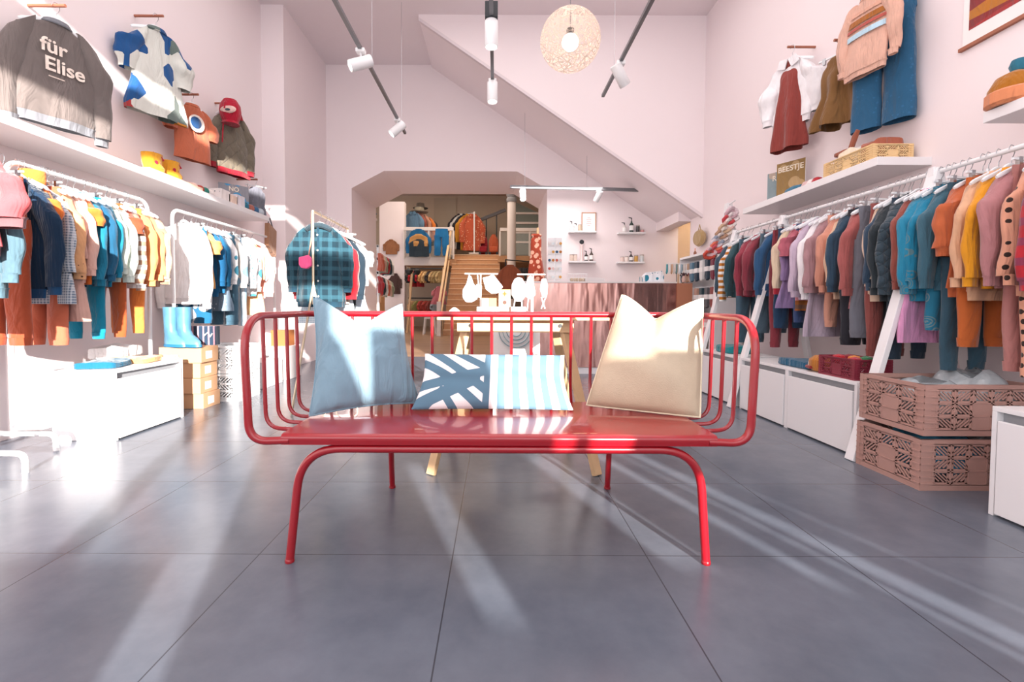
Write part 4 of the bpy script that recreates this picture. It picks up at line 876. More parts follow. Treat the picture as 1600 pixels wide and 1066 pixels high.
for i, (y, c_) in enumerate(((4.17, '#b5303a'), (4.24, '#efe4e2'), (4.31, '#d9b7b5'))):
    o = MB().lathe([(.005, -.02), (.04, -.015), (.05, .0), (.035, .03), (.01, .04)], n=14, sx=1, sy=.8).build('baby_bootie', fab(c_)); o.location = (2.8, y, ZS+.02); tag(o, ['red', 'white', 'pale pink'][i]+' baby bootie in front of the cream crate', 'bootie', 'baby booties')
# woollen hats on the near right shelf
t = thing('woolly_hat', 'mustard knitted hat with peach ribbing on the right edge shelf', 'hat', (2.80, 2.60, ZS+.015)); MB().lathe([(.1, 0), (.115, .03), (.11, .1), (.08, .16), (.02, .19)], n=20).build('crown', fab('#a8691b', 'knit'), t); MB().lathe([(.105, .0), (.121, .015), (.12, .07), (.108, .08)], (-.012, -.01, 0), n=20).build('ribbed_brim', fab('#d98a60', 'knit'), t)
MB().lathe([(.005, -.04), (.035, -.03), (.045, 0), (.035, .03), (.005, .04)], (.02, 0, .22), 14).build('bobble', fab('#2f6f85', 'knit'), t)
# framed poster on the right wall
q0 = P(1500, 80, X=XR-.01); t = thing('poster', 'large framed art print with autumn colours, cut off by the top right corner', 'picture', (XR-.012, q0.y-.62, q0.z))
MB().box((-.012, -.62, -.012), (.012, .62, .01)).build('lower_frame_strip', ROD, t, smooth=False); MB().box((-.002, -.60, .01), (.012, .60, 1.3)).build('paper', PAPER, t, smooth=False)
MB().box((-.004, -.5, .10), (-.001, .56, 1.28)).build('artwork', fab('#8a3434', 'multi', '#b8742c', .5), t, smooth=False)
# ---- things on the left shelf
ZLS = 2.096
q = P(243, 262, X=-3.18)
MB().box((-3.3, q.y-.32, ZLS), (-3.0, q.y+.42, ZLS+.035)).build('display_tray', mat('pale_wood_board', '#ead3bd', .5)); tag(bpy.data.objects['display_tray'], 'low pale board under the yellow dotted shoes on the left shelf', 'tray')
for i in range(2):
    o = thing('baby_boot', 'yellow dotted baby boot with red laces, '+('nearer' if i == 0 else 'further')+' one on the left shelf', 'boot', (-3.12, q.y-.13+.24*i, ZLS+.036), 0, 'yellow dotted boots')
    MB().rows([ell((.02, 0, 0), .08, .075, 16), ell((.02, 0, .04), .085, .08, 16), ell((0, 0, .08), .075, .08, 16), ell((0, 0, .17), .08, .09, 16), ell((0, 0, .17), .06, .07, 16)], True).build('boot_upper', fab('#d99a2b', 'tiny', '#7a3b22', 1.5), o)
    MB().tube([(.06+.02*math.sin(k*2.2), .05*math.sin(k*1.3), .01+.02*k) for k in range(9)], .012, 6).build('laces', fab('#b5243f'), o)
for i, (px_, c_, l_) in enumerate(((300, '#e9c7b8', 'pale peach'), (310, '#b5382c', 'brick red'), (318, '#1f7a6c', 'dark green'), (326, '#e6dcd8', 'white'))):
    q = P(px_, 296+4*i, X=-3.08); o = MB().lathe([(.005, -.06), (.04, -.04), (.05, .02), (.03, .05), (.005, .06)], n=14, axis='y').build('baby_shoe', fab(c_)); o.location = (-3.08, q.y, ZLS+.035); tag(o, l_+' baby shoe in the row on the left shelf', 'shoe', 'baby shoes on the left shelf')
q = P(365, 310, X=-3.2); picbook('grey and blue picture book standing at the far part of the left shelf', (-3.2, q.y, ZLS), .34, .30, fab('#8f8f96', 'blots', '#4f95bf'), 0, 4, math.radians(50), 'NO')
for i, (px_, c_, s_, l_) in enumerate(((346, '#ece3e0', .15, 'dotted white'), (358, '#e3c9b8', .12, 'plain beige'), (370, '#dcd5da', .16, 'pale grey'))):
    q = P(px_, 325, X=-3.06); o = MB().box((-.07, -.09, 0), (.07, .09, s_*.8)).build('gift_box', fab(c_, 'tiny' if i == 0 else 'plain', '#5f6b73'), bevel=.004); o.location = (-3.08, q.y, ZLS+.001); tag(o, l_+' small gift box on the left shelf', 'box', 'gift boxes on the left shelf')
for i, (px_, c_, l_) in enumerate(((381, '#1c6a82', 'teal'), (390, '#a05f52', 'brown'), (397, '#2d5f86', 'blue'), (405, '#b9c4cc', 'pale grey'))):
    q = P(px_, 335, X=-3.08); o = MB().lathe([(.005, -.07), (.045, -.04), (.055, .02), (.03, .06), (.005, .07)], n=14, axis='y').build('rolled_sock', fab(c_, 'knit')); o.location = (-3.08, q.y, ZLS+.045); tag(o, l_+' rolled knitwear at the far end of the left shelf', 'knitwear', 'rolled knitwear on the left shelf')
q = P(400, 292, X=-3.3)
o = thing('hanging_bag', 'brown and grey cloth bag hanging below the end of the left shelf', 'bag', (-3.05, 6.42, 1.75)); MB().prism([(-.1, -.02), (.1, -.15), (.13, .2), (-.08, .28)], lambda u, v, d: Vector((d, u, v)), -.03, .03).build('bag_body', fab('#a67c60'), o); MB().tube([(0, -.06, .27), (0, 0, .36), (0, .1, .2)], .008, 6).build('strap', fab('#5a5a62'), o)
# ------------------------------------------------------------------ lights under the ceiling
def spot(label, loc, aim, s=1.0, body=WMET):
    t = thing('track_spotlight', label, 'spotlight', loc, 0, 'track spotlights'); q = Vector(aim).normalized().to_track_quat('-Z', 'Y')
    t.rotation_mode = 'XYZ'
    MB().box((-.035, -.03, -.03), (.035, .03, .0)).build('track_adapter', body, t, bevel=.003)
    mb = MB().lathe([(.045, .09), (.047, .085), (.047, -.09), (.043, -.095), (.036, -.085)], n=20); mb.v = [q@(v)+Vector((0, 0, -.11)) for v in mb.v]; h = mb.build('lamp_head', body, t)
    mb = MB().lathe([(.034, -.0862), (.034, -.0902)], n=18); mb.v = [q@v+Vector((0, 0, -.11)) for v in mb.v]; mb.build('lamp_lens', GLOW, h)
    MB().tube([(0, 0, -.02), (0, 0, -.09)], .008, 6).build('stem', body, t)
    t.scale = (s,)*3; return t
def track(label, a, b, wires, m=GREYM, g='ceiling light tracks'):
    t = thing('light_track', label, 'light track', a, 0, g)
    MB().bar((0, 0, 0), Vector(b)-Vector(a), .035, .032).build('track_rail', m, t, smooth=False)
    for w_ in wires:
        p = Vector(a).lerp(Vector(b), w_)-Vector(a); top_z = ZC-a[2] if not isinstance(wires, tuple) else wires[1]
        MB().tube([p, p+Vector((0, 0, top_z))], .0022, 5).build('suspension_wire', CHR, t)
    return t
ZT = 3.5
eL = P(633, 208, Z=ZT); eC = P(770, 160, Z=ZT); eR = P(942, 150, Z=ZT)
track('long grey ceiling track on the left, above the gold rail', (eL.x, 2.2, ZT), (eL.x, eL.y, ZT), [.35, .62, .95])
track('short grey ceiling track in the middle', (eC.x, 4.0, ZT), (eC.x, eC.y, ZT), [.3, .9])
track('long grey ceiling track on the right, beside the globe lamp', (eR.x, 2.2, ZT), (eR.x, eR.y, ZT), [.4, .85])
def onx(px, py, X): q = P(px, py, X=X); return q
for px, py, X, aim, l in ((566, 88, eL.x, (-.7, -.3, -.35), 'white spotlight halfway along the left track'), (622, 190, eL.x, (-.6, -.2, -.6), 'white spotlight at the far end of the left track'), (766, 30, eC.x, (0, 0, -1), 'near spotlight on the middle track with black adapter'), (768, 138, eC.x, (0, -.1, -1), 'far spotlight on the middle track'), (964, 108, eR.x, (.5, .3, -.7), 'white spotlight on the right track')):
    y = X*740/(px-775) if abs(px-775) > 20 else {766: 4.3, 768: 5.45}[px]
    o = spot(l, (X, y, ZT-.0), aim, 1.25)
    if px == 766: MB().box((-.045, -.05, -.02), (.045, .12, .09)).build('black_adapter', BLACKM, o, bevel=.003)
YT = 7.9; a = P(797, 292, Y=YT); b_ = P(1034, 298, Y=YT)
t = thing('light_track', 'grey light track running across in front of the counter wall', 'light track', a, 0, 'ceiling light tracks'); MB().bar((0, 0, 0), b_-a, .04, .05).build('track_rail', GREYM, t, smooth=False)
for px, pt_ in ((820, 150), (917, 217), (1017, 286)):
    q = P(px, 293, Y=YT); q2 = P(px, pt_, Y=YT); MB().tube([q-a, q2-a], .003, 5).build('suspension_wire', CHR, t)
q = P(817, 293, Y=YT); spot('lit white spotlight at the left end of the cross track', q, (.0, -.6, -1), 1.1)
q = P(935, 296, Y=YT); spot('white spotlight in the middle of the cross track', q, (-.3, .4, -.7), 1.0)
# globe lamp of wound string
gc = P(891, 63, Y=4.6); t = thing('pendant_lamp', 'large round pale peach string globe lamp hanging from the ceiling', 'lamp', gc)
def stringmat():
    m, tr, b = nt('wound_string'); L = tr.links.new; tc = N(tr, 'ShaderNodeTexCoord'); b.inputs['Base Color'].default_value = lin('#f3dcc8'); b.inputs['Roughness'].default_value = .8
    res = None
    for k, (sx_, sc2, th_) in enumerate(((1.0, 13.0, .035), (1.6, 19.0, .03), (.6, 24.0, .03))):
        mp = N(tr, 'ShaderNodeMapping'); mp.inputs['Scale'].default_value = (1, sx_, 1/sx_); mp.inputs['Rotation'].default_value = (k*.7, k*1.1, k*.4); L(tc.outputs['Object'], mp.inputs[0])
        vo = N(tr, 'ShaderNodeTexVoronoi', feature='DISTANCE_TO_EDGE', i_Scale=sc2); L(mp.outputs[0], vo.inputs['Vector'])
        g = N(tr, 'ShaderNodeMath', operation='LESS_THAN'); g.inputs[1].default_value = th_; L(vo.outputs['Distance'], g.inputs[0])
        if res is None: res = g.outputs[0]
        else: x = N(tr, 'ShaderNodeMath', operation='MAXIMUM'); L(res, x.inputs[0]); L(g.outputs[0], x.inputs[1]); res = x.outputs[0]
    ad = N(tr, 'ShaderNodeMath', operation='MULTIPLY_ADD'); ad.inputs[1].default_value = .6; ad.inputs[2].default_value = .16; L(res, ad.inputs[0]); L(ad.outputs[0], b.inputs['Alpha']); return m
rg = .285
MB().lathe([(.02, rg*.985)]+[(rg*math.sin(a_), rg*.99*math.cos(a_)) for a_ in [PI*k/24 for k in range(1, 24)]]+[(.02, -rg*.985)], n=36).build('string_shade', stringmat(), t)
MB().lathe([(.002, .078)]+[(.078*math.sin(a_), .078*math.cos(a_)) for a_ in [PI*k/12 for k in range(1, 12)]]+[(.002, -.078)], (0, 0, -.02), 20).build('bulb', mat('warm_bulb', '#ffffff', .4, emit='#fff3e4', es=9), t)
MB().tube([(0, 0, .06), (0, 0, ZC-gc.z)], .004, 6).build('cord', GREYM, t); MB().lathe([(.03, 0), (.035, .01), (.035, .05), (.01, .06)], (0, 0, .055), 12).build('bulb_socket', BLACKM, t)
# ------------------------------------------------------------------ table behind the bench
t = thing('trestle_table', 'small light plywood table on splayed legs just behind the red bench', 'table', (.1, 3.0, 0))
TZ = .885
MB().box((-.34, 2.72, TZ-.022), (.66, 3.35, TZ)).build('table_top', PINE, t, world=True, smooth=False, bevel=.004)
MB().box((-.23, 2.80, .79), (.46, 2.82, TZ-.022)).build('apron', PINE, t, world=True, smooth=False)
MB().box((-.23, 3.27, .79), (.46, 3.29, TZ-.022)).build('apron', PINE, t, world=True, smooth=False)
for s, xf, xt in ((-1, P(671, 748, Z=0).x, -.17), (1, P(936, 748, Z=0).x, .40)):
    for yf, yt in ((2.62, 2.86), (3.5, 3.24)):
        MB().bar((xf, yf, 0), (xt, yt, TZ-.03), .055, .03).build('leg', PINE, t, world=True, smooth=False, bevel=.003)
    MB().lathe([(.011, 0), (.011, .006)], (xt-s*.02, 2.792, .83), 12, 'y').build('bolt', BLACKM, t, world=True)
MB().bar((-.22, 3.05, .38), (.45, 3.05, .38), .03, .05).build('stretcher', PINE, t, world=True, smooth=False)
# print with blue arcs behind the table
q = P(806, 560, Y=3.75); t = thing('poster_board', 'white board with blue upside down rainbow arcs under the small table', 'print', (q.x, 3.75, 0)); MB().box((-.19, -.006, .22), (.19, .006, .78)).build('board', PAPER, t, smooth=False); MB().box((-.2, -.02, 0), (.2, .10, .22)).build('plinth', WHITE, t, smooth=False)
for r0, c_ in ((.135, '#6f9aa6'), (.105, '#8fb2bb'), (.075, '#5f8f9e'), (.045, '#84aab4')):
    MB().lathe([(.001, 0), (r0-.001, 0), (r0, .004)], (0, -.008-(.14-r0)*.03, .74), 24, 'y').build('arc_print', mat('print_blue'+c_[1:], c_, .8), t) if False else MB().tube([(r0*math.cos(a_), -.0085, .75+r0*math.sin(a_)) for a_ in [PI+PI*k/18 for k in range(19)]], .013, 6, flat=.2, up=(0, 1, 0)).build('arc', mat('print_blue'+c_[1:], c_, .8), t)
# display bars and soft goods on the table
TT = TZ+.0005
def tbar(label, x0, x1, xp, y, z):
    t = thing('display_bar', label, 'display stand', (xp, y, TT)); MB().tube([(x0-xp, 0, z-TT), (x1-xp, 0, z-TT)], .0045, 8).build('top_bar', WMET, t); MB().tube([(0, 0, 0), (0, 0, z-TT)], .0045, 8).build('post', WMET, t); MB().box((-.06, -.05, 0), (.06, .05, .008)).build('foot', WMET, t)
YB1 = 3.05
def tp(px, py, y=YB1): return P(px, py, Y=y)
tbar('white T-shaped display bar on the left of the table', tp(726, 428).x, tp(778, 428).x, tp(751, 428).x, YB1, tp(750, 428).z)
tbar('white T-shaped display bar on the right of the table', tp(808, 429).x, tp(852, 429).x, tp(833, 429).x, YB1, tp(830, 429).z)
def flatcloth(name, label, px, py, poly, m, cat, straps=(), th=.012):
    q = tp(px, py, YB1-.02); t = thing(name, label, cat, q); k = 740/YB1
    MB().prism([((x)/k, (-y)/k) for x, y in poly], lambda u, v, d: Vector((u, d, v)), -th, th).build('cloth', m, t, bevel=.006)
    for st in straps: MB().tube([(x/k, 0, -y/k) for x, y in st], .004, 6).build('tie', m, t)
CW = fab('#e9edf2'); CB = fab('#c9d6e2')
flatcloth('bib', 'pale blue grey cloth bib hanging on the left display bar', 732, 429, [(-9, 24), (-3, 14), (0, 2), (4, 2), (8, 14), (15, 22), (14, 38), (6, 43), (-4, 43), (-9, 36)], CB, 'bib', [((1, 0), (1, 6))])
flatcloth('bib', 'white cloth label hanging beside the pale blue bib', 744, 440, [(0, 4), (9, 6), (8, 26), (0, 24)], CW, 'bib', [((2, -10), (4, 6))])
flatcloth('sun_bonnet', 'white cloth bonnet tilted on the left display bar', 768, 428, [(-14, 6), (-4, 4), (2, 0), (10, 10), (18, 20), (10, 30), (0, 31), (-9, 24)], CW, 'bonnet')
flatcloth('bib', 'white oval cloth bib at the left of the right display bar', 810, 430, [(-6, 6), (0, 3), (6, 5), (12, 16), (12, 32), (5, 41), (-4, 41), (-11, 30), (-10, 14)], CW, 'bib', [((-5, 38), (-7, 50)), ((5, 38), (6, 50))])
flatcloth('sun_bonnet', 'narrow white cloth bonnet with hanging ties', 828, 430, [(-3, 3), (2, 0), (6, 12), (9, 30), (2, 38), (-6, 34), (-6, 14)], CW, 'bonnet', [((-2, 34), (-4, 55)), ((3, 36), (3, 58))])
flatcloth('mitten', 'pale grey cloth piece with ties at the right end', 850, 432, [(-4, 4), (3, 3), (6, 14), (5, 30), (-2, 34), (-6, 20)], CB, 'cloth', [((-4, 32), (2, 50)), ((4, 30), (-4, 50))])
KR = mat('kraft_box_board', '#cda37a', .8)
for x0, x1, y0, y1, yy, m, l in ((752, 764, 462, 476, 3.0, KR, 'kraft gift box left of the pair on the table'), (764, 776, 462, 476, 3.0, mat('kraft_dark', '#b98a5f', .8), 'darker kraft box next to the left kraft box'), (745, 781, 476, 490, 2.92, PAPER, 'long white gift box under the kraft boxes'), (779, 798, 448, 462, 3.02, KR, 'kraft box with a brown star, top of the middle stack'), (779, 798, 462, 476, 3.02, mat('kraft_light', '#dcc1a0', .8), 'kraft box with a round face stamp'), (781, 796, 476, 490, 3.02, KR, 'kraft box at the bottom of the middle stack'), (798, 822, 477, 490, 3.0, mat('pale_pink_box', '#eccdd0', .7), 'pale pink gift box on the table')):
    a = P(x0, y1, Y=yy); b2 = P(x1, y0, Y=yy); zb = TT if y1 >= 488 else None
    zl = {490: 0, 476: .055, 462: .11}[y1]; o = MB().box((-(b2.x-a.x)/2, 0, 0), ((b2.x-a.x)/2, .09, .0545)).build('gift_box', m, bevel=.002, smooth=False); o.location = ((a.x+b2.x)/2, yy, TT+zl); tag(o, l, 'box')
    if 'star' in l or 'face' in l:
        if 'star' in l: MB().prism([((.018 if k % 2 == 0 else .007)*math.cos(PI/4*k), .027+(.018 if k % 2 == 0 else .007)*math.sin(PI/4*k)) for k in range(8)], lambda u, v, d: Vector((u, d, v)), -.0015, 0).build('star_print', mat('brown_ink', '#9a5a20', .8), o, smooth=False)
        else: MB().lathe([(.013, -.0015), (.013, 0)], (0, 0, .027), 16, 'y').build('round_stamp', mat('dark_ink', '#5b4038', .8), o)
def lump(name, label, px, py, y, r, h, m, cat, group=None, z=None):
    q = P(px, py, Y=y); o = MB().lathe([(r*.6, 0), (r, h*.15), (r*.85, h*.6), (r*.35, h*.92), (.002, h)], n=16, sx=1.1).build(name, m); o.location = (q.x, y, TT if z is None else z); return tag(o, label, cat, group)
lump('cloth_hat', 'small cream cloth hat on the left of the table', 710, 488, 2.95, .035, .05, fab('#eddccb'), 'hat')
lump('folded_cloth', 'flat white cloth on the left of the table', 733, 489, 2.9, .05, .018, fab('#ece5de'), 'cloth')
lump('folded_cloth', 'flat white cloth on the right of the table', 828, 489, 2.9, .05, .022, fab('#eee9e6'), 'cloth')
for i in range(14):
    px = 842+i*6.2; c_ = ['#d8b98e', '#c9a06a', '#d9556a', '#e0cfae', '#b8884e', '#e7d9bf', '#dd5f7a'][i % 7]
    o = lump('wooden_toy', 'small bead toy scattered at the right end of the table', px, 488, 2.86+.02*(i % 3), .013, .02, mat('bead'+c_[1:], c_, .4), 'toy', 'bead toys on the table')
# ------------------------------------------------------------------ copper counter and the wall behind it
YC = 6.55
def coppermat():
    m, tr, b = nt('polished_copper_sheet'); L = tr.links.new; tc = N(tr, 'ShaderNodeTexCoord'); b.inputs['Metallic'].default_value = 1; b.inputs['Roughness'].default_value = .22
    nz = N(tr, 'ShaderNodeTexNoise', i_Scale=1.6, i_Detail=3.0); mp = N(tr, 'ShaderNodeMapping'); mp.inputs['Scale'].default_value = (2.2, 1, .5); L(tc.outputs['Object'], mp.inputs[0]); L(mp.outputs[0], nz.inputs['Vector'])
    rp = N(tr, 'ShaderNodeValToRGB'); rp.color_ramp.elements[0].color = lin('#bb7f6e'); rp.color_ramp.elements[1].color = lin('#e3bab4'); L(nz.outputs[0], rp.inputs[0]); L(rp.outputs[0], b.inputs['Base Color'])
    bp = N(tr, 'ShaderNodeBump', i_Strength=.36, i_Distance=.08); L(nz.outputs[0], bp.inputs['Height']); L(bp.outputs[0], b.inputs['Normal']); return m
COP = coppermat()
cx0, cx1, cz = P(818, 450, Y=YC).x, P(1057, 450, Y=YC).x, P(930, 440, Y=YC).z
t = thing('shop_counter', 'long polished copper clad shop counter at the back right', 'counter', ((cx0+cx1)/2, YC+.35, 0))
MB().box((cx0, YC, .09), (cx1, YC+.02, cz-.02)).build('copper_front', COP, t, world=True, smooth=False, bevel=.004)
MB().box((cx0+.01, YC+.021, 0), (cx1, YC+.68, cz-.021)).build('carcass', WHITE, t, world=True, smooth=False)
MB().box((cx0-.01, YC-.01, cz-.02), (cx1, YC+.7, cz)).build('counter_top', mat('counter_top_white', '#e9e2e0', .4), t, world=True, smooth=False)
MB().box((cx0+.03, YC+.01, 0), (cx1, YC+.02, .089)).build('plinth', WHITE, t, world=True, smooth=False)
MB().box((cx1+.001, YC-.02, 0), (P(1081, 450, Y=YC).x, YC+.7, cz-.02)).build('wooden_end_panel', mat('copper_brown_board', '#b5775a', .5, noise=.08), t, world=True, smooth=False)
def onc(px, py=440, y=YC+.2): return P(px, py, Y=y)
ZCn = cz+.0005
# counter-top objects
q = onc(903); t = thing('wire_basket', 'white wire basket holding cream balls on the counter', 'basket', (q.x, YC+.25, ZCn))
for z_ in (.005, .06, .12): MB().tube([(.13*math.cos(a_)*(1+z_), .09*math.sin(a_), z_) for a_ in [2*PI*k/20 for k in range(20)]], .003, 5, closed=True).build('hoop', WMET, t)
for k in range(12): a_ = 2*PI*k/12; MB().tube([(.13*math.cos(a_), .09*math.sin(a_), .005), (.146*math.cos(a_), .09*math.sin(a_), .12)], .002, 4).build('wire', WMET, t)
for k in range(5): o = MB().lathe([(.002, -.028)]+[(.028*math.sin(a_), -.028*math.cos(a_)) for a_ in (.5, 1, 1.57, 2.1, 2.6)]+[(.002, .028)], n=12).build('felt_ball', fab('#cdb9a2')); o.location = (q.x-.08+.04*k, YC+.25, ZCn+.035); tag(o, 'cream felt ball lying in the white wire basket', 'ball', 'felt balls in the basket')
q = onc(930); o = MB().box((-.14, -.08, 0), (.14, .08, .06)).build('paper_tray', mat('pale_grey_tray', '#d5cfcf', .6), bevel=.003); o.location = (q.x, YC+.3, ZCn); tag(o, 'low pale grey tray beside the wire basket on the counter', 'tray')
q = onc(1020); t = thing('toy_van', 'white and teal printed box with small house shapes on the counter', 'box', (q.x, YC+.2, ZCn)); MB().box((-.13, -.08, 0), (.13, .08, .1)).build('carton', fab('#e6e9ee', 'blots', '#2b7f95'), t, smooth=False); MB().prism([(-.13, .1), (.13, .1), (.11, .16), (-.09, .14)], lambda u, v, d: Vector((u, d, v)), -.07, .07).build('lid', fab('#ecebee', 'tiny', '#2b7f95'), t, smooth=False); t.name = 'printed_box'
q = onc(1001); t = thing('glass_jar', 'small clear glass jar left of the printed box', 'jar', (q.x, YC+.2, ZCn)); MB().lathe([(.02, 0), (.022, .07), (.018, .08)], n=12).build('jar', mat('clear_glass', '#dfe8ea', .05, trans=.9, noise=0), t)
x0, x1 = onc(1040).x, onc(1074).x; zt_ = onc(1050, 412).z
t = thing('sock_stand', 'small metal stand for hanging baby socks on the counter', 'display stand', ((x0+x1)/2, YC+.2, ZCn)); MB().tube([(x0-(x0+x1)/2, 0, zt_-ZCn), (x1-(x0+x1)/2, 0, zt_-ZCn)], .005, 6).build('top_bar', WMET, t); MB().tube([(0, 0, 0), (0, 0, zt_-ZCn)], .005, 6).build('post', BLACKM, t)
for i in range(9):
    x = x0+(x1-x0)*(i+.5)/9; c_ = ['#1f8a94', '#e6e6e4', '#c49a78', '#ded6cf', '#6d8b8a', '#e9ecef', '#9fb4be', '#e8e2da', '#dfe6ec'][i]
    o = MB().prism([(-.014, .01), (.014, .01), (.014, -.07), (.03, -.11), (.012, -.13), (-.014, -.1)], lambda u, v, d: Vector((d, u*1.2, v)), -.008, .008).build('baby_sock', fab(c_, 'knit'), bevel=.004); o.location = (x, YC+.2, zt_-.02); tag(o, ['teal', 'off white', 'tan', 'stone', 'sage', 'white', 'grey blue', 'cream', 'ice white'][i]+' baby sock hanging on the counter sock stand', 'sock', 'socks on the counter stand')
for px, c_, l_ in ((1066, '#4a2f35', 'dark brown'), (1077, '#8a3f45', 'wine red')):
    q = onc(px, 436); t = thing('soft_toy', l_+' small ribbon doll at the right end of the counter', 'toy', (q.x, YC+.15, ZCn)); MB().lathe([(.02, 0), (.03, .05), (.015, .09)], n=12).build('toy_body', fab('#d8b9ae'), t); MB().lathe([(.002, .0), (.022, .01), (.025, .03), (.002, .05)], (0, 0, .09), 12).build('toy_head', fab(c_), t)
    for s in (-1, 1): MB().tube([(0, 0, .1), (s*.03, 0, .13), (s*.05, 0, .09)], .009, 6).build('bow_loop', fab(c_), t)
# revolving card rack at the left end of the counter
q = P(868, 440, Y=YC+.1); t = thing('accessory_rack', 'white revolving rack with hair clips and cards at the left end of the counter', 'display rack', (q.x, YC+.2, ZCn)); hh = P(868, 372, Y=YC+.2).z-ZCn
MB().tube([(0, 0, 0), (0, 0, hh)], .012, 8).build('pole', WMET, t); MB().lathe([(.09, 0), (.09, .012)], n=20).build('foot', WMET, t)
MB().box((-.1, -.004, .03), (.1, .004, hh)).build('back_panel', WHITE, t, smooth=False)
ci = ['#e9e1de', '#d9a25a', '#c9655a', '#dfe7ea', '#3d5b78', '#e6c7c4', '#efe9e4', '#b9783f']
for j in range(5):
    for i in range(4):
        c_ = ci[(i*3+j*2) % 8]; zz = .07+hh*.19*j; x = -.078+.052*i
        o = MB().box((-.021, -.0015, -.03), (.021, .0015, .03)).build('card', fab('#f0ecea')); MB().lathe([(.002, -.004), (.019, -.002), (.02, .002), (.002, .004)], (0, -.004, 0), 10, 'y').build('hair_clip', fab(c_), o); o.location = (q.x+x, YC+.2-.016, ZCn+zz); tag(o, ['bottom', 'second lowest', 'middle', 'second highest', 'top'][j]+' row hair clip card, '+['leftmost', 'second from left', 'third from left', 'rightmost'][i]+', on the white revolving rack', 'card', 'hair clip cards on the rack')
# four little shelves on the back wall
YW = YB
def pump(px, zb, col, h, label, kind, Yp, s=1):
    q = P(px, 400, Y=Yp); names = {'b': 'pump_bottle', 'j': 'jar', 's': 'spray_bottle', 'c': 'candle'}
    t = thing(names[kind], label, 'bottle' if kind in 'bs' else 'jar', (q.x, Yp, zb), 0, 'bottles and jars on the small wall shelves'); m = mat('ink'+col[1:], col, .3)
    if kind in 'bs':
        MB().lathe([(.03*s, 0), (.034*s, .01), (.034*s, h*.5), (.012*s, h*.62), (.012*s, h*.7)], n=14).build('bottle_body', m, t); MB().lathe([(.0345*s, h*.12), (.0345*s, h*.42)], n=14).build('paper_label', PAPER, t)
        MB().tube([(0, 0, h*.7), (0, 0, h*.88), (-.035*s if kind == 'b' else -.05*s, 0, h*.93)], [.006*s, .01*s, .006*s], 6).build('pump_head', BLACKM, t)
    else: MB().lathe([(.03*s, 0), (.033*s, .005), (.033*s, h*.8), (.03*s, h*.85)], n=14).build('jar_body', m, t); MB().lathe([(.033*s, h*.85), (.034*s, h*.87), (.034*s, h), (.03*s, h*1.01)], n=14).build('lid', mat('lid_grey', '#b9aca8', .4), t)
for sx0, sx1, sy, l in ((889, 932, 361, 'upper left'), (966, 1008, 363, 'upper right'), (889, 931, 408, 'lower left'), (965, 1007, 409, 'lower right')):
    a = P(sx0, sy, Y=YW-.1); b2 = P(sx1, sy, Y=YW-.1); o = MB().box((a.x, YW-.14, a.z-.03), (b2.x, YW, a.z)).build('small_shelf', WHITE, smooth=False, bevel=.002); tag(o, l+' of the four small white shelves on the back wall', 'shelf', 'small wall shelves')
z1_ = P(910, 361, Y=YW-.1).z; z2_ = P(985, 363, Y=YW-.1).z; z3_ = P(910, 408, Y=YW-.1).z; z4_ = P(985, 409, Y=YW-.1).z; Yp = YW-.07
q = P(920, 345, Y=YW-.03); t = thing('framed_print', 'copper coloured frame with a printed line drawing on the upper left shelf', 'picture', (q.x, YW-.03, z1_)); fw, fh = .26, .345
for lo, hi in (((-fw/2, -.01, 0), (-fw/2+.015, .01, fh)), ((fw/2-.015, -.01, 0), (fw/2, .01, fh)), ((-fw/2, -.01, 0), (fw/2, .01, .015)), ((-fw/2, -.01, fh-.015), (fw/2, .01, fh))): MB().box(lo, hi).build('frame_strip', mat('copper_frame', '#c9997c', .4, .3), t, smooth=False)
MB().box((-fw/2+.014, 0, .014), (fw/2-.014, .006, fh-.014)).build('paper', PAPER, t, smooth=False)
for i, (w_, z_) in enumerate(((.05, .24), (.09, .21), (.07, .17), (.09, .14), (.05, .10))): MB().box((-w_/2, -.003, z_), (w_/2, 0, z_+.012)).build('print_line', mat('pale_print', '#d6c3c4', .8), t, smooth=False)
pump(893, z1_, '#d9d2d0', .19, 'pale pump bottle at the left of the upper left shelf', 'b', Yp); pump(900, z1_, '#cfd8d4', .15, 'second pale bottle on the upper left shelf', 'b', Yp); pump(906, z1_, '#c9b49c', .12, 'small tan jar beside the frame', 'j', Yp)
pump(975, z2_, '#e2dcd8', .19, 'short bottle with black spray top on the upper right shelf', 's', Yp); pump(986, z2_, '#33413c', .29, 'tall dark bottle with black spray head on the upper right shelf', 's', Yp, 1.1); pump(996, z2_, '#3f3a3c', .13, 'dark jar on the upper right shelf', 'j', Yp); pump(1003, z2_, '#d99a98', .05, 'low pink tin on the upper right shelf', 'j', Yp)
pump(893, z3_, '#d8c6b8', .12, 'beige jar at the left of the lower left shelf', 'j', Yp); pump(899, z3_, '#e0cfc2', .12, 'pale jar second on the lower left shelf', 'j', Yp); pump(916, z3_, '#3a2f2e', .20, 'dark pump bottle on the lower left shelf', 'b', Yp); pump(924, z3_, '#45302a', .25, 'taller dark pump bottle on the lower left shelf', 'b', Yp)
q = P(909, 380, Y=Yp); t = thing('round_ornament', 'black round ornament on a pink stem on the lower left shelf', 'ornament', (q.x, Yp, z3_)); MB().tube([(0, 0, 0), (0, 0, .3)], [.03, .02], 8).build('stem', mat('pale_pink_card', '#ecd3d0', .6), t); MB().lathe([(.001, -.01), (.04, -.008), (.042, .008), (.001, .01)], (0, 0, .345), 18, 'y').build('disc', BLACKM, t)
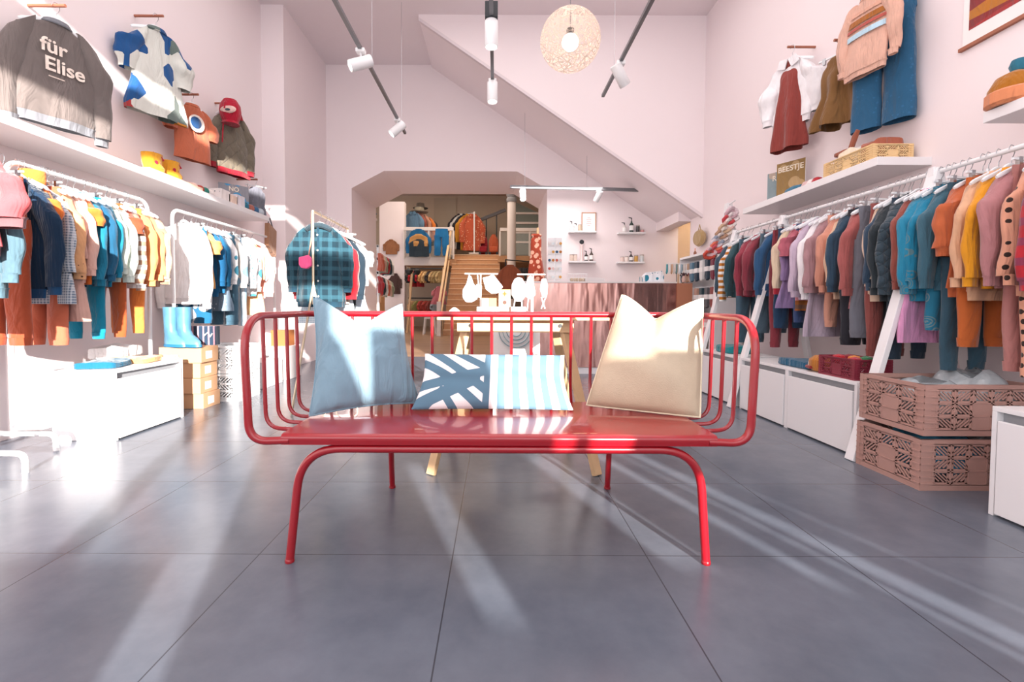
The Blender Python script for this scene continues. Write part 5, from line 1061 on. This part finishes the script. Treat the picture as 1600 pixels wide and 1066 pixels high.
pump(972, z4_, '#e6cfc6', .09, 'small pale candle at the left of the lower right shelf', 'c', Yp); pump(979, z4_, '#efe2da', .10, 'white candle on the lower right shelf', 'c', Yp); pump(986, z4_, '#3b3436', .20, 'dark pump bottle on the lower right shelf', 'b', Yp); pump(994, z4_, '#c79a4a', .12, 'amber jar on the lower right shelf', 'j', Yp); pump(1003, z4_, '#d5dadb', .13, 'clear jar at the right end of the lower right shelf', 'j', Yp)
# ------------------------------------------------------------------ sock wall on the far right
t = thing('sock_display', 'white shelf with hooks carrying packed socks, far end of the right wall', 'display rack', (2.72, 6.4, 0)); sy0, sy1 = 5.85, 7.05; SX = 2.72
zS = P(1112, 392, Y=6.1).z
MB().box((SX, sy0, zS-.03), (XR, sy1, zS)).build('top_shelf', WHITE, t, world=True, smooth=False)
MB().box((XR-.04, sy0, .1), (XR-.005, sy1, zS-.03)).build('back_board', WHITE, t, world=True, smooth=False)
MB().box((SX, sy1-.02, 0), (XR, sy1, zS-.03)).build('side_board', WHITE, t, world=True, smooth=False)
MB().box((SX, sy0, .0), (XR, sy0+.02, .5)).build('side_board', WHITE, t, world=True, smooth=False)
for r_ in range(3):
    zz = zS-.10-.36*r_
    for k in range(7): MB().tube([(XR-.02, sy0+.1+.16*k, zz), (SX-.02, sy0+.1+.16*k, zz)], .004, 6).build('hook', WMET, t, world=True)
sc_ = ['#7d2f40', '#31414f', '#e2e2e0', '#2d3d4d', '#5b7d92', '#c9a990', '#3a4a55', '#8e3a33', '#5c5a5e', '#2f434b', '#b58e7c', '#d8d2cf', '#2b3038', '#e0c3c6', '#cfd4d6', '#dca7a9', '#44606a', '#d9cfc8', '#8b6f6a', '#c0c8cc', '#6f4b52']
for r_ in range(3):
    for k in range(7):
        zz = zS-.10-.36*r_; y = sy0+.1+.16*k
        t = thing('sock_pack', f'packed pair of {["wine", "navy", "white", "slate", "light blue", "tan", "charcoal"][k] if r_ == 0 else ["rust", "grey", "dark green", "beige", "pale", "black", "rose"][k] if r_ == 1 else ["mist", "salmon", "petrol", "stone", "cocoa", "silver", "plum"][k]} socks in the {["top", "middle", "bottom"][r_]} row of the sock wall', 'socks', (SX-.005, y, zz-.01), 0, 'packed socks on the sock wall')
        MB().prism([(-.045, 0), (.045, 0), (.045, -.22), (.0, -.27), (-.045, -.25)], lambda u, v, d: Vector((d, u, v)), -.018, .018).build('sock', fab(sc_[r_*7+k], 'knit'), t, bevel=.006); MB().box((-.0195, -.047, -.15), (.0195, .047, -.09)).build('paper_band', PAPER, t, smooth=False)
q = P(1096, 372, X=XR-.05); t = thing('straw_bag', 'round straw bag hanging on the wall above the socks', 'bag', (XR-.08, q.y, q.z)); MB().lathe([(.002, -.045), (.12, -.04), (.15, 0), (.12, .04), (.002, .045)], (0, 0, 0), 22, 'x', 1.15, .85).build('woven_body', fab('#b09468', 'knit'), t); MB().tube([(0, -.05, .1), (0, 0, .2), (0, .05, .1)], .006, 6).build('strap', fab('#b09468'), t)
q = P(1091, 392, Y=6.6); t = thing('perfume_bottle', 'tiny brown bottle on the shelf above the socks', 'bottle', (2.82, 6.75, zS)); MB().lathe([(.02, 0), (.022, .05), (.008, .07)], n=12).build('bottle_body', mat('brown_glass', '#8f5a42', .2), t); MB().lathe([(.009, .07), (.009, .11)], n=10).build('cap', mat('peach_cap', '#dca58f', .4), t)
# ------------------------------------------------------------------ gallery seen through the portal
YG = 17.5
def gp(px, py, y=YG): return P(px, py, Y=y)
GW = mat('gallery_white_paint', '#e4dad5', .5)
zg = gp(660, 405).z
# left gallery slab and railing
xa, xb = gp(632, 400).x, gp(713, 400).x
struct('floor_gallery_landing', MB().box((xa, YG, gp(660, 415).z), (xb, 21, zg)).box((xb, 18.2, gp(660, 415).z), (gp(778, 400, 18.2).x, 21, gp(740, 399, 18.2).z)).box((gp(778, 400, 18.2).x, YG, gp(660, 409).z), (3.6, 21, gp(660, 399).z)), OAK, smooth=False)
struct('trim_gallery_fascia', MB().box((xa, YG-.06, gp(660, 415).z), (gp(697, 400).x, YG-.001, gp(660, 402).z)), GW, smooth=False)
def railing(label, x0, x1, y, zb, zt, n):
    t = thing('railing', label, 'railing', ((x0+x1)/2, y, zb)); c_ = (x0+x1)/2
    MB().box((x0-c_, -.05, zt-zb-.12), (x1-c_, .05, zt-zb)).build('top_rail', GW, t, smooth=False)
    for k in range(n): x = x0+(x1-x0)*k/(n-1)-c_; MB().box((x-.03, -.03, 0), (x+.03, .03, zt-zb-.12)).build('post', GW, t, smooth=False)
    MB().box((x0-c_, -.004, .05), (x1-c_, .004, zt-zb-.12)).build('glass_pane', mat('railing_glass', '#dfe6e4', .05, alpha=.12, noise=0), t, smooth=False)
railing('white gallery railing left of the wooden stairs', xa, gp(709, 400).x, YG-.1, zg, gp(660, 356).z, 3)
railing('white gallery railing right of the wooden stairs', gp(781, 400).x, gp(850, 400).x, YG-.1, gp(660, 400).z, gp(800, 357).z, 4)
# stairs
YS0, YS1 = 14.6, 18.2; ztop = gp(740, 399, YS1).z; nst = 15
t = thing('staircase', 'wooden staircase rising to the gallery beyond the portal', 'stairs', (0, YS0, 0)); 
xl0, xl1 = gp(692, 500, YS0).x, gp(713, 399, YS1).x; xr0, xr1 = gp(800, 500, YS0).x, gp(776, 399, YS1).x
for i in range(nst):
    f = i/nst; y = YS0+(YS1-YS0)*f; z = ztop*(i+1)/nst; xl = min(xl0, xl1); xr = xr1+.12
    MB().box((xl, y, z-ztop/nst), (xr, y+(YS1-YS0)/nst+.02, z-.03)).build('riser', OAK, t, world=True, smooth=False)
    MB().box((xl, y-.025, z-.03), (xr, y+(YS1-YS0)/nst+.02, z)).build('tread', mat('pale_oak_tread', '#e0bd98', .4, noise=.1, scale=12), t, world=True, smooth=False)
def handrail(label, x, seg):
    t = thing('stair_railing', label, 'railing', (x, YS0, 0)); a = Vector((x, YS0-.15, .95)); b2 = Vector((x, YS1, ztop+.95)); 
    MB().bar(a, b2, .07, .09).build('handrail', PINE, t, world=True, smooth=False); MB().bar(a-Vector((0, 0, .72)), b2-Vector((0, 0, .72)), .05, .07).build('lower_rail', PINE, t, world=True, smooth=False)
    MB().box((x-.06, YS0-.25, 0), (x+.06, YS0-.13, 1.05)).build('newel_post', GW, t, world=True, smooth=False); MB().box((x-.05, YS1, ztop), (x+.05, YS1+.1, ztop+1.1)).build('top_post', GW, t, world=True, smooth=False)
handrail('slanting wooden handrail on the left side of the stairs', xl0-.1, 0)
# iron column right of the stairs
q = gp(799, 400, 16.2); t = thing('column', 'pale round column with grey ringed capital beside the stairs', 'column', (q.x, 16.2, 0)); zc0 = gp(799, 316, 16.2).z; zc1 = gp(799, 292, 16.2).z
MB().lathe([(.16, 0), (.15, .2), (.145, zc0)], n=20).build('shaft', GW, t); MB().lathe([(.17, zc0), (.18, zc0+.1), (.15, zc0+.15), (.19, zc0+.25), (.16, zc0+.35), (.24, zc1-.05), (.24, zc1), (.2, 5.7)], n=20).build('capital', mat('grey_iron', '#77767a', .5), t)
# dark sloping handrail and slatted wall at the right of the gallery
t = thing('upper_stair_rail', 'dark sloping handrail climbing to the right on the gallery', 'railing', gp(760, 380, 19.5)); o_ = gp(760, 380, 19.5)
MB().bar(gp(745, 346, 19.5)-o_, gp(790, 328, 19.5)-o_, .12, .12).build('handrail', mat('dark_grey_paint', '#4d4b50', .5), t, smooth=False)
for px in (760, 776): MB().bar(Vector((gp(px, 402, 19.5).x, 19.5, ztop))-o_, gp(px, 341-(px-760)*.4, 19.5)-o_, .05, .05).build('post', BLACKM, t, smooth=False)
t = thing('slatted_screen', 'grey slatted screen behind the column', 'screen', gp(827, 400, 20)); o_ = gp(827, 400, 20)
MB().prism([(gp(805, 0, 20).x-o_.x, ztop-o_.z), (gp(846, 0, 20).x-o_.x, ztop-o_.z), (gp(846, 0, 20).x-o_.x, gp(0, 330, 20).z-o_.z), (gp(806, 0, 20).x-o_.x, gp(0, 312, 20).z-o_.z)], lambda u, v, d: Vector((u, d, v)), 0, .05).build('panel', mat('grey_green_board', '#77807a', .6), t, smooth=False)
for py in (330, 345, 360, 375): MB().box((gp(805, 0, 20).x-o_.x, -.05, gp(0, py, 20).z-o_.z-.04), (gp(846, 0, 20).x-o_.x, 0, gp(0, py, 20).z-o_.z+.04)).build('slat', GW, t, smooth=False)
# door on the gallery's back wall
a = gp(678, 400, 20.95); b2 = gp(713, 306, 20.95); MB().box((a.x, 20.94, ztop), (b2.x, 20.999, gp(0, 307, 20.95).z)).build('door_1', mat('beige_door', '#b9ab97', .6), smooth=False); bpy.data.objects['door_1']['kind'] = 'structure'
MB().tube([(b2.x-.12, 20.93, gp(0, 350, 20.95).z), (b2.x-.12, 20.86, gp(0, 350, 20.95).z), (b2.x-.35, 20.86, gp(0, 350, 20.95).z)], .03, 6).build('door_handle', BLACKM, bpy.data.objects['door_1'])
for px in (677, 694):
    o = MB().lathe([(.001, .05), (.09, .04), (.1, 0), (.09, -.01), (.001, -.012)], n=14).build('recessed_lamp', GLOW); q = gp(px, 294, 19.3); o.location = (q.x, 19.3, 5.70); tag(o, 'small glowing ceiling lamp above the gallery, '+('left' if px == 677 else 'right')+' one', 'lamp', 'gallery ceiling lamps')
# clothes in the gallery
def farhang(kind, px, py, y, desc, col, sc_, pat='plain', c2='#ffffff', rz=0, **k):
    q = P(px, py, Y=y); o = garment(kind, desc, col, q.x, y, q.z+.115*sc_, math.radians(rz), pat, c2, hgr=False, quick=True, **k) if kind not in ('trousers',) else garment(kind, desc, col, q.x, y, q.z+.13*sc_, math.radians(rz), pat, c2, hgr=False, **k)
    o.scale = (sc_,)*3; return o
farhang('sweatshirt', 654, 358, YG-.2, 'blue, tan and navy jacket hung on the left gallery railing', '#1c5f8e', 1.75, 'plain', L_=.52, sl=.42, collar=None)
o = bpy.context.scene.objects[-1]
farhang('shawl', 654, 366, YG-.27, 'tan band across the jacket on the gallery railing', '#c08d55', 1.75, L_=.2, sh=.19, hem=.2)
farhang('shawl', 654, 374, YG-.28, 'navy lower half of the jacket on the gallery railing', '#283540', 1.75, L_=.36, sh=.2, hem=.2)
farhang('trousers', 690, 358, YG-.22, 'bright blue trousers hung on the gallery railing', '#1f6ea6', 1.7, L_=.52, wst=.13, cuffr=.07)
t = thing('clothes_rail', 'white rail with coats standing on the gallery landing', 'clothes rail', gp(740, 398, 18.9)); o_ = gp(740, 398, 18.9)
MB().tube([gp(741, 396, 18.9)-o_, gp(741, 331, 18.9)-o_], .03, 8).build('upright', WMET, t); MB().tube([gp(741, 333, 18.9)-o_, gp(722, 336, 20.4)-o_], .025, 8).build('rail_bar', WMET, t); MB().tube([gp(733, 396, 18.9)-o_, gp(748, 396, 18.9)-o_], .03, 8).build('foot', WMET, t)
for i, (px, c_, p_, l) in enumerate(((738, '#b5563c', 'tiny', 'rust patterned coat at the front of the gallery rail'), (732, '#c98a2f', 'plain', 'mustard jacket on the gallery rail'), (727, '#2c2f36', 'plain', 'black coat on the gallery rail'), (723, '#e3e0dc', 'plain', 'white coat on the gallery rail'), (719, '#38343a', 'plain', 'dark coat at the far end of the gallery rail'))):
    farhang('jacket', px, 336, 19.0+.3*i, l, c_, 1.9, p_, '#e8c9a8', 20, openf=False, L_=.75)
for px, c_, l, w_ in ((755, '#8e1f2c', 'dark red armchair on the gallery', 7), (771, '#b5583a', 'rust patterned armchair on the gallery', 8)):
    y = 19.0; q = gp(px, 397, y); t = thing('armchair', l, 'armchair', (q.x, y, ztop)); s = y/740*w_; mm = fab(c_, 'tiny' if 'rust' in l else 'plain', '#d9906a')
    MB().rows([ell((0, .3, 0), s*.9, .1, 18), ell((0, .3, .5), s, .12, 18), ell((0, .3, .75), s*.9, .12, 18), ell((0, .3, .95), s*.35, .08, 18)], True, True).build('backrest', mm, t); MB().box((-s*.8, -.2, .2), (s*.8, .25, .42)).build('seat', mm, t, bevel=.04)
    for a_ in (-1, 1): MB().box((a_*s*.7-.04, -.18, 0), (a_*s*.7+.04, -.1, .2)).build('leg', BLACKM, t)
# ladder rack with clothes top left of gallery
t = thing('leaning_rack', 'leaning white rack piled with coats at the left of the gallery', 'rack', gp(650, 402, 18.6)); o_ = gp(650, 402, 18.6)
MB().bar(gp(637, 402, 18.6)-o_, gp(652, 325, 18.6)-o_, .07, .07).build('slanting_leg', GW, t, smooth=False); MB().bar(gp(672, 402, 18.6)-o_, gp(652, 325, 18.6)-o_, .07, .07).build('slanting_leg', GW, t, smooth=False)
for i, (px, py, c_, l) in enumerate(((646, 332, '#5a7a94', 'grey blue coat at the left of the leaning rack'), (651, 333, '#8e4c42', 'red brown coat on the leaning rack'), (659, 335, '#b5826c', 'dusty pink coat on the leaning rack'), (667, 340, '#c9702f', 'orange coat on the leaning rack'), (674, 346, '#2c2a2c', 'black coat at the right of the leaning rack'))):
    farhang('jacket', px, py, 18.3+.12*i, l, c_, 1.55, rz=-15-6*i, openf=False, L_=.62)
o = MB().lathe([(.28, 0), (.3, .02), (.17, .06), (.15, .2), (.02, .24)], n=18).build('felt_hat', fab('#4b4139')); q = gp(657, 326, 18.7); o.location = (q.x, 18.7, q.z); tag(o, 'dark brimmed hat on top of the leaning rack', 'hat')
o = MB().lathe([(.34, 0), (.36, .02), (.2, .06), (.18, .18), (.02, .22)], n=18).build('felt_hat', fab('#8b8272')); q = gp(655, 332, 18.5); o.location = (q.x, 18.5, q.z); tag(o, 'grey beige brimmed hat just below the dark one', 'hat')
# racks below the gallery
YU = 16.8
t = thing('clothes_rail', 'dark thin rail with baby clothes under the gallery', 'clothes rail', gp(665, 422, YU)); o_ = gp(665, 422, YU)
for py in (420, 466): MB().tube([gp(638, py, YU)-o_, gp(694, py, YU)-o_], .025, 8).build('rail_bar', BLACKM, t)
for px in (640, 692): MB().tube([gp(px, 418, YU)-o_, Vector((gp(px, 418, YU).x, YU, .01))-o_], .025, 8).build('upright', PINE, t)
bc = ['#2a2a2e', '#b3202c', '#25323a', '#a81f2b', '#d9a86c', '#d8b27c', '#3a3234', '#c9a878', '#b8a070', '#c7ad7c']
bn = ['black', 'bright red', 'dark navy', 'deep red', 'tan', 'ochre', 'charcoal', 'sand', 'olive tan', 'pale ochre']
for i, c_ in enumerate(bc): farhang('sweatshirt', 641+i*5.2, 424, YU+.02*i, bn[i]+' baby romper on the upper dark rail under the gallery', c_, 1.1, rz=60, L_=.5 if i in (1, 3) else .38, sl=.25, collar=None, group='rompers under the gallery')
for i, c_ in enumerate(('#c9a27a', '#8f8a52', '#a83a34', '#b5453c', '#8a3a34', '#a9b7c4')): farhang('sweatshirt', 645+i*7, 470, YU+.02*i, ['tan', 'olive', 'brick red', 'scarlet', 'maroon', 'ice blue'][i]+' baby top on the lower dark rail under the gallery', c_, 1.1, rz=60, L_=.34, sl=.2, collar=None, group='baby tops under the gallery')
farhang('dress', 686, 448, 16.2, 'pink baby outfit beside the stair post', '#c4747e', 1.1, L_=.55, sl=.2)
t = thing('step_stool', 'small white step stool standing beside the stair post', 'stool', (gp(672, 500, 15.4).x, 15.4, 0)); MB().box((-.18, -.12, .5), (.18, .12, .54)).build('seat', WHITE, t)
for s in (-1, 1):
    for u in (-1, 1): MB().bar((s*.2, u*.12, 0), (s*.15, u*.08, .5), .04, .04).build('leg', WHITE, t)
t = thing('ladder', 'wooden leaning ladder leg with black tips under the gallery', 'ladder', (gp(641, 500, 15.8).x, 15.8, 0)); a = Vector((gp(636, 480, 15.8).x-t.location.x, 0, .01)); b2 = gp(644, 425, 15.8)-t.location
MB().bar(a, b2, .10, .06).build('rail', PINE, t, smooth=False); MB().lathe([(.05, -.1), (.12, -.05), (.14, .05), (.05, .12)], b2+Vector((-.1, 0, 0)), 12).build('dark_cap', BLACKM, t); MB().lathe([(.05, -.1), (.1, -.05), (.12, .05), (.05, .1)], b2+Vector((.17, 0, 0)), 12).build('dark_cap', BLACKM, t)
# right of the stairs, under the column: brown jumper and red floral dress
farhang('sweatshirt', 797, 415, 10.6, 'rust brown jumper hanging at the right of the stairs', '#8e4e34', 1.2, L_=.5)
for i in range(4): farhang('jacket', 812+i*4, 420, 11.0+.25*i, ['dark grey', 'charcoal', 'forest green', 'black'][i]+' jacket hanging behind the rust brown jumper', ['#4d4b4b', '#3a3d3f', '#3c5550', '#2f3032'][i], 1.2, rz=50, openf=False, L_=.5, group='jackets beside the portal')
t = thing('clothes_rail', 'thin black rail at the right jamb of the portal', 'clothes rail', P(815, 408, Y=10.9)); o_ = P(815, 408, Y=10.9); MB().tube([P(790, 406, Y=10.6)-o_, P(850, 411, Y=11.6)-o_], .014, 8).build('rail_bar', BLACKM, t)
for px_, yy_ in ((790, 10.6), (850, 11.6)): MB().tube([P(px_, 406, Y=yy_)-o_, Vector((P(px_, 406, Y=yy_).x, yy_, .01))-o_], .014, 8).build('upright', BLACKM, t)
farhang('dress', 838, 366, 8.45, 'rust red floral long dress on a stand at the portal edge', '#a8432c', 1.25, 'blots', '#e9b39a', 15, psc=.5, L_=.85, sh=.08, hem=.17, sl=0, collar=None)
t = thing('clothes_stand', 'thin wooden stand carrying the floral dress', 'stand', (P(840, 400, Y=8.5).x, 8.5, 0)); MB().tube([(0, 0, 0), (0, 0, P(840, 356, Y=8.5).z)], .02, 8).build('pole', PINE, t)
for s in (-1, 1): MB().tube([(0, 0, .3), (s*.2, 0, 0)], .015, 6).build('leg', PINE, t)
# left of the pier: shelf with hat, timber steps, small rails
t = thing('display_cabinet', 'narrow dark wooden cabinet with straw hat by the left jamb', 'cabinet', (P(569, 400, Y=11.5).x, 11.5, 0)); x0_, x1_ = P(560, 0, Y=11.5).x-t.location.x, P(580, 0, Y=11.5).x-t.location.x; zc_ = P(0, 338, Y=11.5).z
MB().box((x0_, 0, 0), (x1_, .35, 1.6)).build('drawers', OAK, t, smooth=False); MB().box((x0_, .3, 1.6), (x1_, .35, zc_)).build('back_board', mat('aged_board', '#6d6258', .7, noise=.3, scale=5), t, smooth=False); MB().box((x0_-.02, .0, zc_), (x1_+.02, .4, zc_+.05)).build('top_board', GW, t, smooth=False)
o = MB().lathe([(.002, -.02), (.13, -.01), (.14, .0), (.07, .01), (.06, .06), (.002, .07)], (0, 0, 0), 18, 'y').build('straw_hat', fab('#c9ad7f', 'knit')); o.location = (P(565, 0, Y=11.7).x, 11.72, P(0, 352, Y=11.7).z); o.rotation_euler = (0, 0, PI); tag(o, 'round straw hat inside the dark cabinet', 'hat')
t = thing('soft_crocodile', 'grey green stuffed animal lying on top of the dark cabinet', 'toy', (P(571, 0, Y=11.6).x, 11.62, zc_+.055)); t.name = 'stuffed_animal'; MB().lathe([(.01, -.28), (.04, -.2), (.07, 0), (.06, .15), (.02, .24)], (0, 0, .06), 14, 'x').build('toy_body', fab('#5f7480'), t); MB().lathe([(.01, -.08), (.05, -.03), (.045, .05), (.01, .1)], (-.3, 0, .13), 12, 'x').build('toy_head', fab('#5f7480'), t)
for i, c_ in enumerate(('#8e2f44', '#254f8c', '#b03a4c')): folded('folded_shirt', ['wine red', 'royal blue', 'crimson'][i]+' folded shirt in the dark cabinet', (P(568+3*i, 0, Y=11.6).x, 11.66, 1.605+.07*(i % 2)), .16, .18, .07, fab(c_), 0, 50+i)
# small rail with children's clothes in front of the pier
YQ = 12.5
t = thing('clothes_rail', 'white rack with bars in front of the pier beyond the portal', 'clothes rail', (P(590, 400, Y=YQ).x, YQ, 0)); ox = t.location.x; zt_ = P(0, 381, Y=YQ).z
for px in (582, 589): MB().box((P(px, 0, Y=YQ).x-ox-.03, -.03, 0), (P(px, 0, Y=YQ).x-ox+.03, .03, zt_)).build('upright', WMET, t, smooth=False)
for py in (382, 402, 424): MB().box((P(581, 0, Y=YQ).x-ox, -.03, P(0, py, Y=YQ).z-.03), (P(590, 0, Y=YQ).x-ox, .03, P(0, py, Y=YQ).z+.03)).build('shelf_bar', WMET, t, smooth=False)
MB().tube([(P(589, 0, Y=YQ).x-ox, 0, P(0, 392, Y=YQ).z), (P(612, 0, Y=YQ+2).x-ox, 2, P(0, 408, Y=YQ+2).z)], .02, 6).build('rail_bar', WMET, t)
kc = ['#b9604a', '#c9b0a0', '#8f9a86', '#a8343a', '#33454a', '#e0dbd8']; kn = ['terracotta', 'stone', 'sage', 'red', 'bottle green', 'chalk white']
for i, c_ in enumerate(kc):
    farhang('sweatshirt', 592+i*3.2, 396+2*i, YQ+.3*i, kn[i]+' child top on the rack before the pier', c_, 1.1, rz=-50, L_=.42, sl=.35, collar=None, group='upper row before the pier')
    farhang('sweatshirt', 592+i*3.2, 432+1.4*i, YQ+.3*i, kn[(i+3) % 6]+' child top on the lower rail before the pier', kc[(i+3) % 6], 1.1, rz=-50, L_=.4, sl=.35, collar=None, group='lower row before the pier')
farhang('sweatshirt', 611, 375, 17.44, 'brown child sweater hung on the pier wall', '#9c6a4a', 1.05, L_=.5, sl=.3, sh=.19)
farhang('dress', 617, 428, 17.44, 'dark brown child outfit hung below the brown sweater', '#4f3a38', 1.2, L_=.62, sh=.13, hem=.14, sl=.35)
# wooden steps at far left inside portal
t = thing('wooden_steps', 'narrow wooden stairs rising behind the left portal jamb', 'stairs', (P(566, 400, Y=13.2).x-.1, 13.2, 0))
for i in range(8): MB().box((-.3, .25*i, 0), (.25, .25*i+.25, .17*(i+1))).build('step', OAK, t, smooth=False)
t = thing('step_railing', 'white slanting railing beside the narrow stairs', 'railing', (P(577, 470, Y=11.9).x, 11.9, 0)); MB().bar((-.05, 0, .0), (-.05, 0, 1.0), .05, .05).build('post', WMET, t, smooth=False); MB().bar((-.05, 0, 1.0), (.1, .5, 1.55), .05, .05).build('handrail', WMET, t, smooth=False)
# boxes near the far left, under the second rail
t = thing('rug', None, None)
bpy.data.objects.remove(t)
for i, (px, py, c_, sx_, sy_, h_, l) in enumerate(((428, 520, '#ece9ea', .3, .5, .3, 'white storage box under the second left rail'), (452, 500, '#e8e4e4', .3, .4, .42, 'taller white storage box near the end of the second left rail'), (444, 470, '#a5683a', .22, .2, .2, 'brown cardboard carton near the end of the second left rail'))):
    y = 5.5+.6*i; x = -2.75; zb = 0 if i < 2 else .42
    if i == 2: y = 6.1
    o = MB().box((-sx_/2, -sy_/2, 0), (sx_/2, sy_/2, h_)).build('storage_box', mat('box'+c_[1:], c_, .5), smooth=False, bevel=.004); o.location = (x, y, zb+.0005); tag(o, l, 'box')
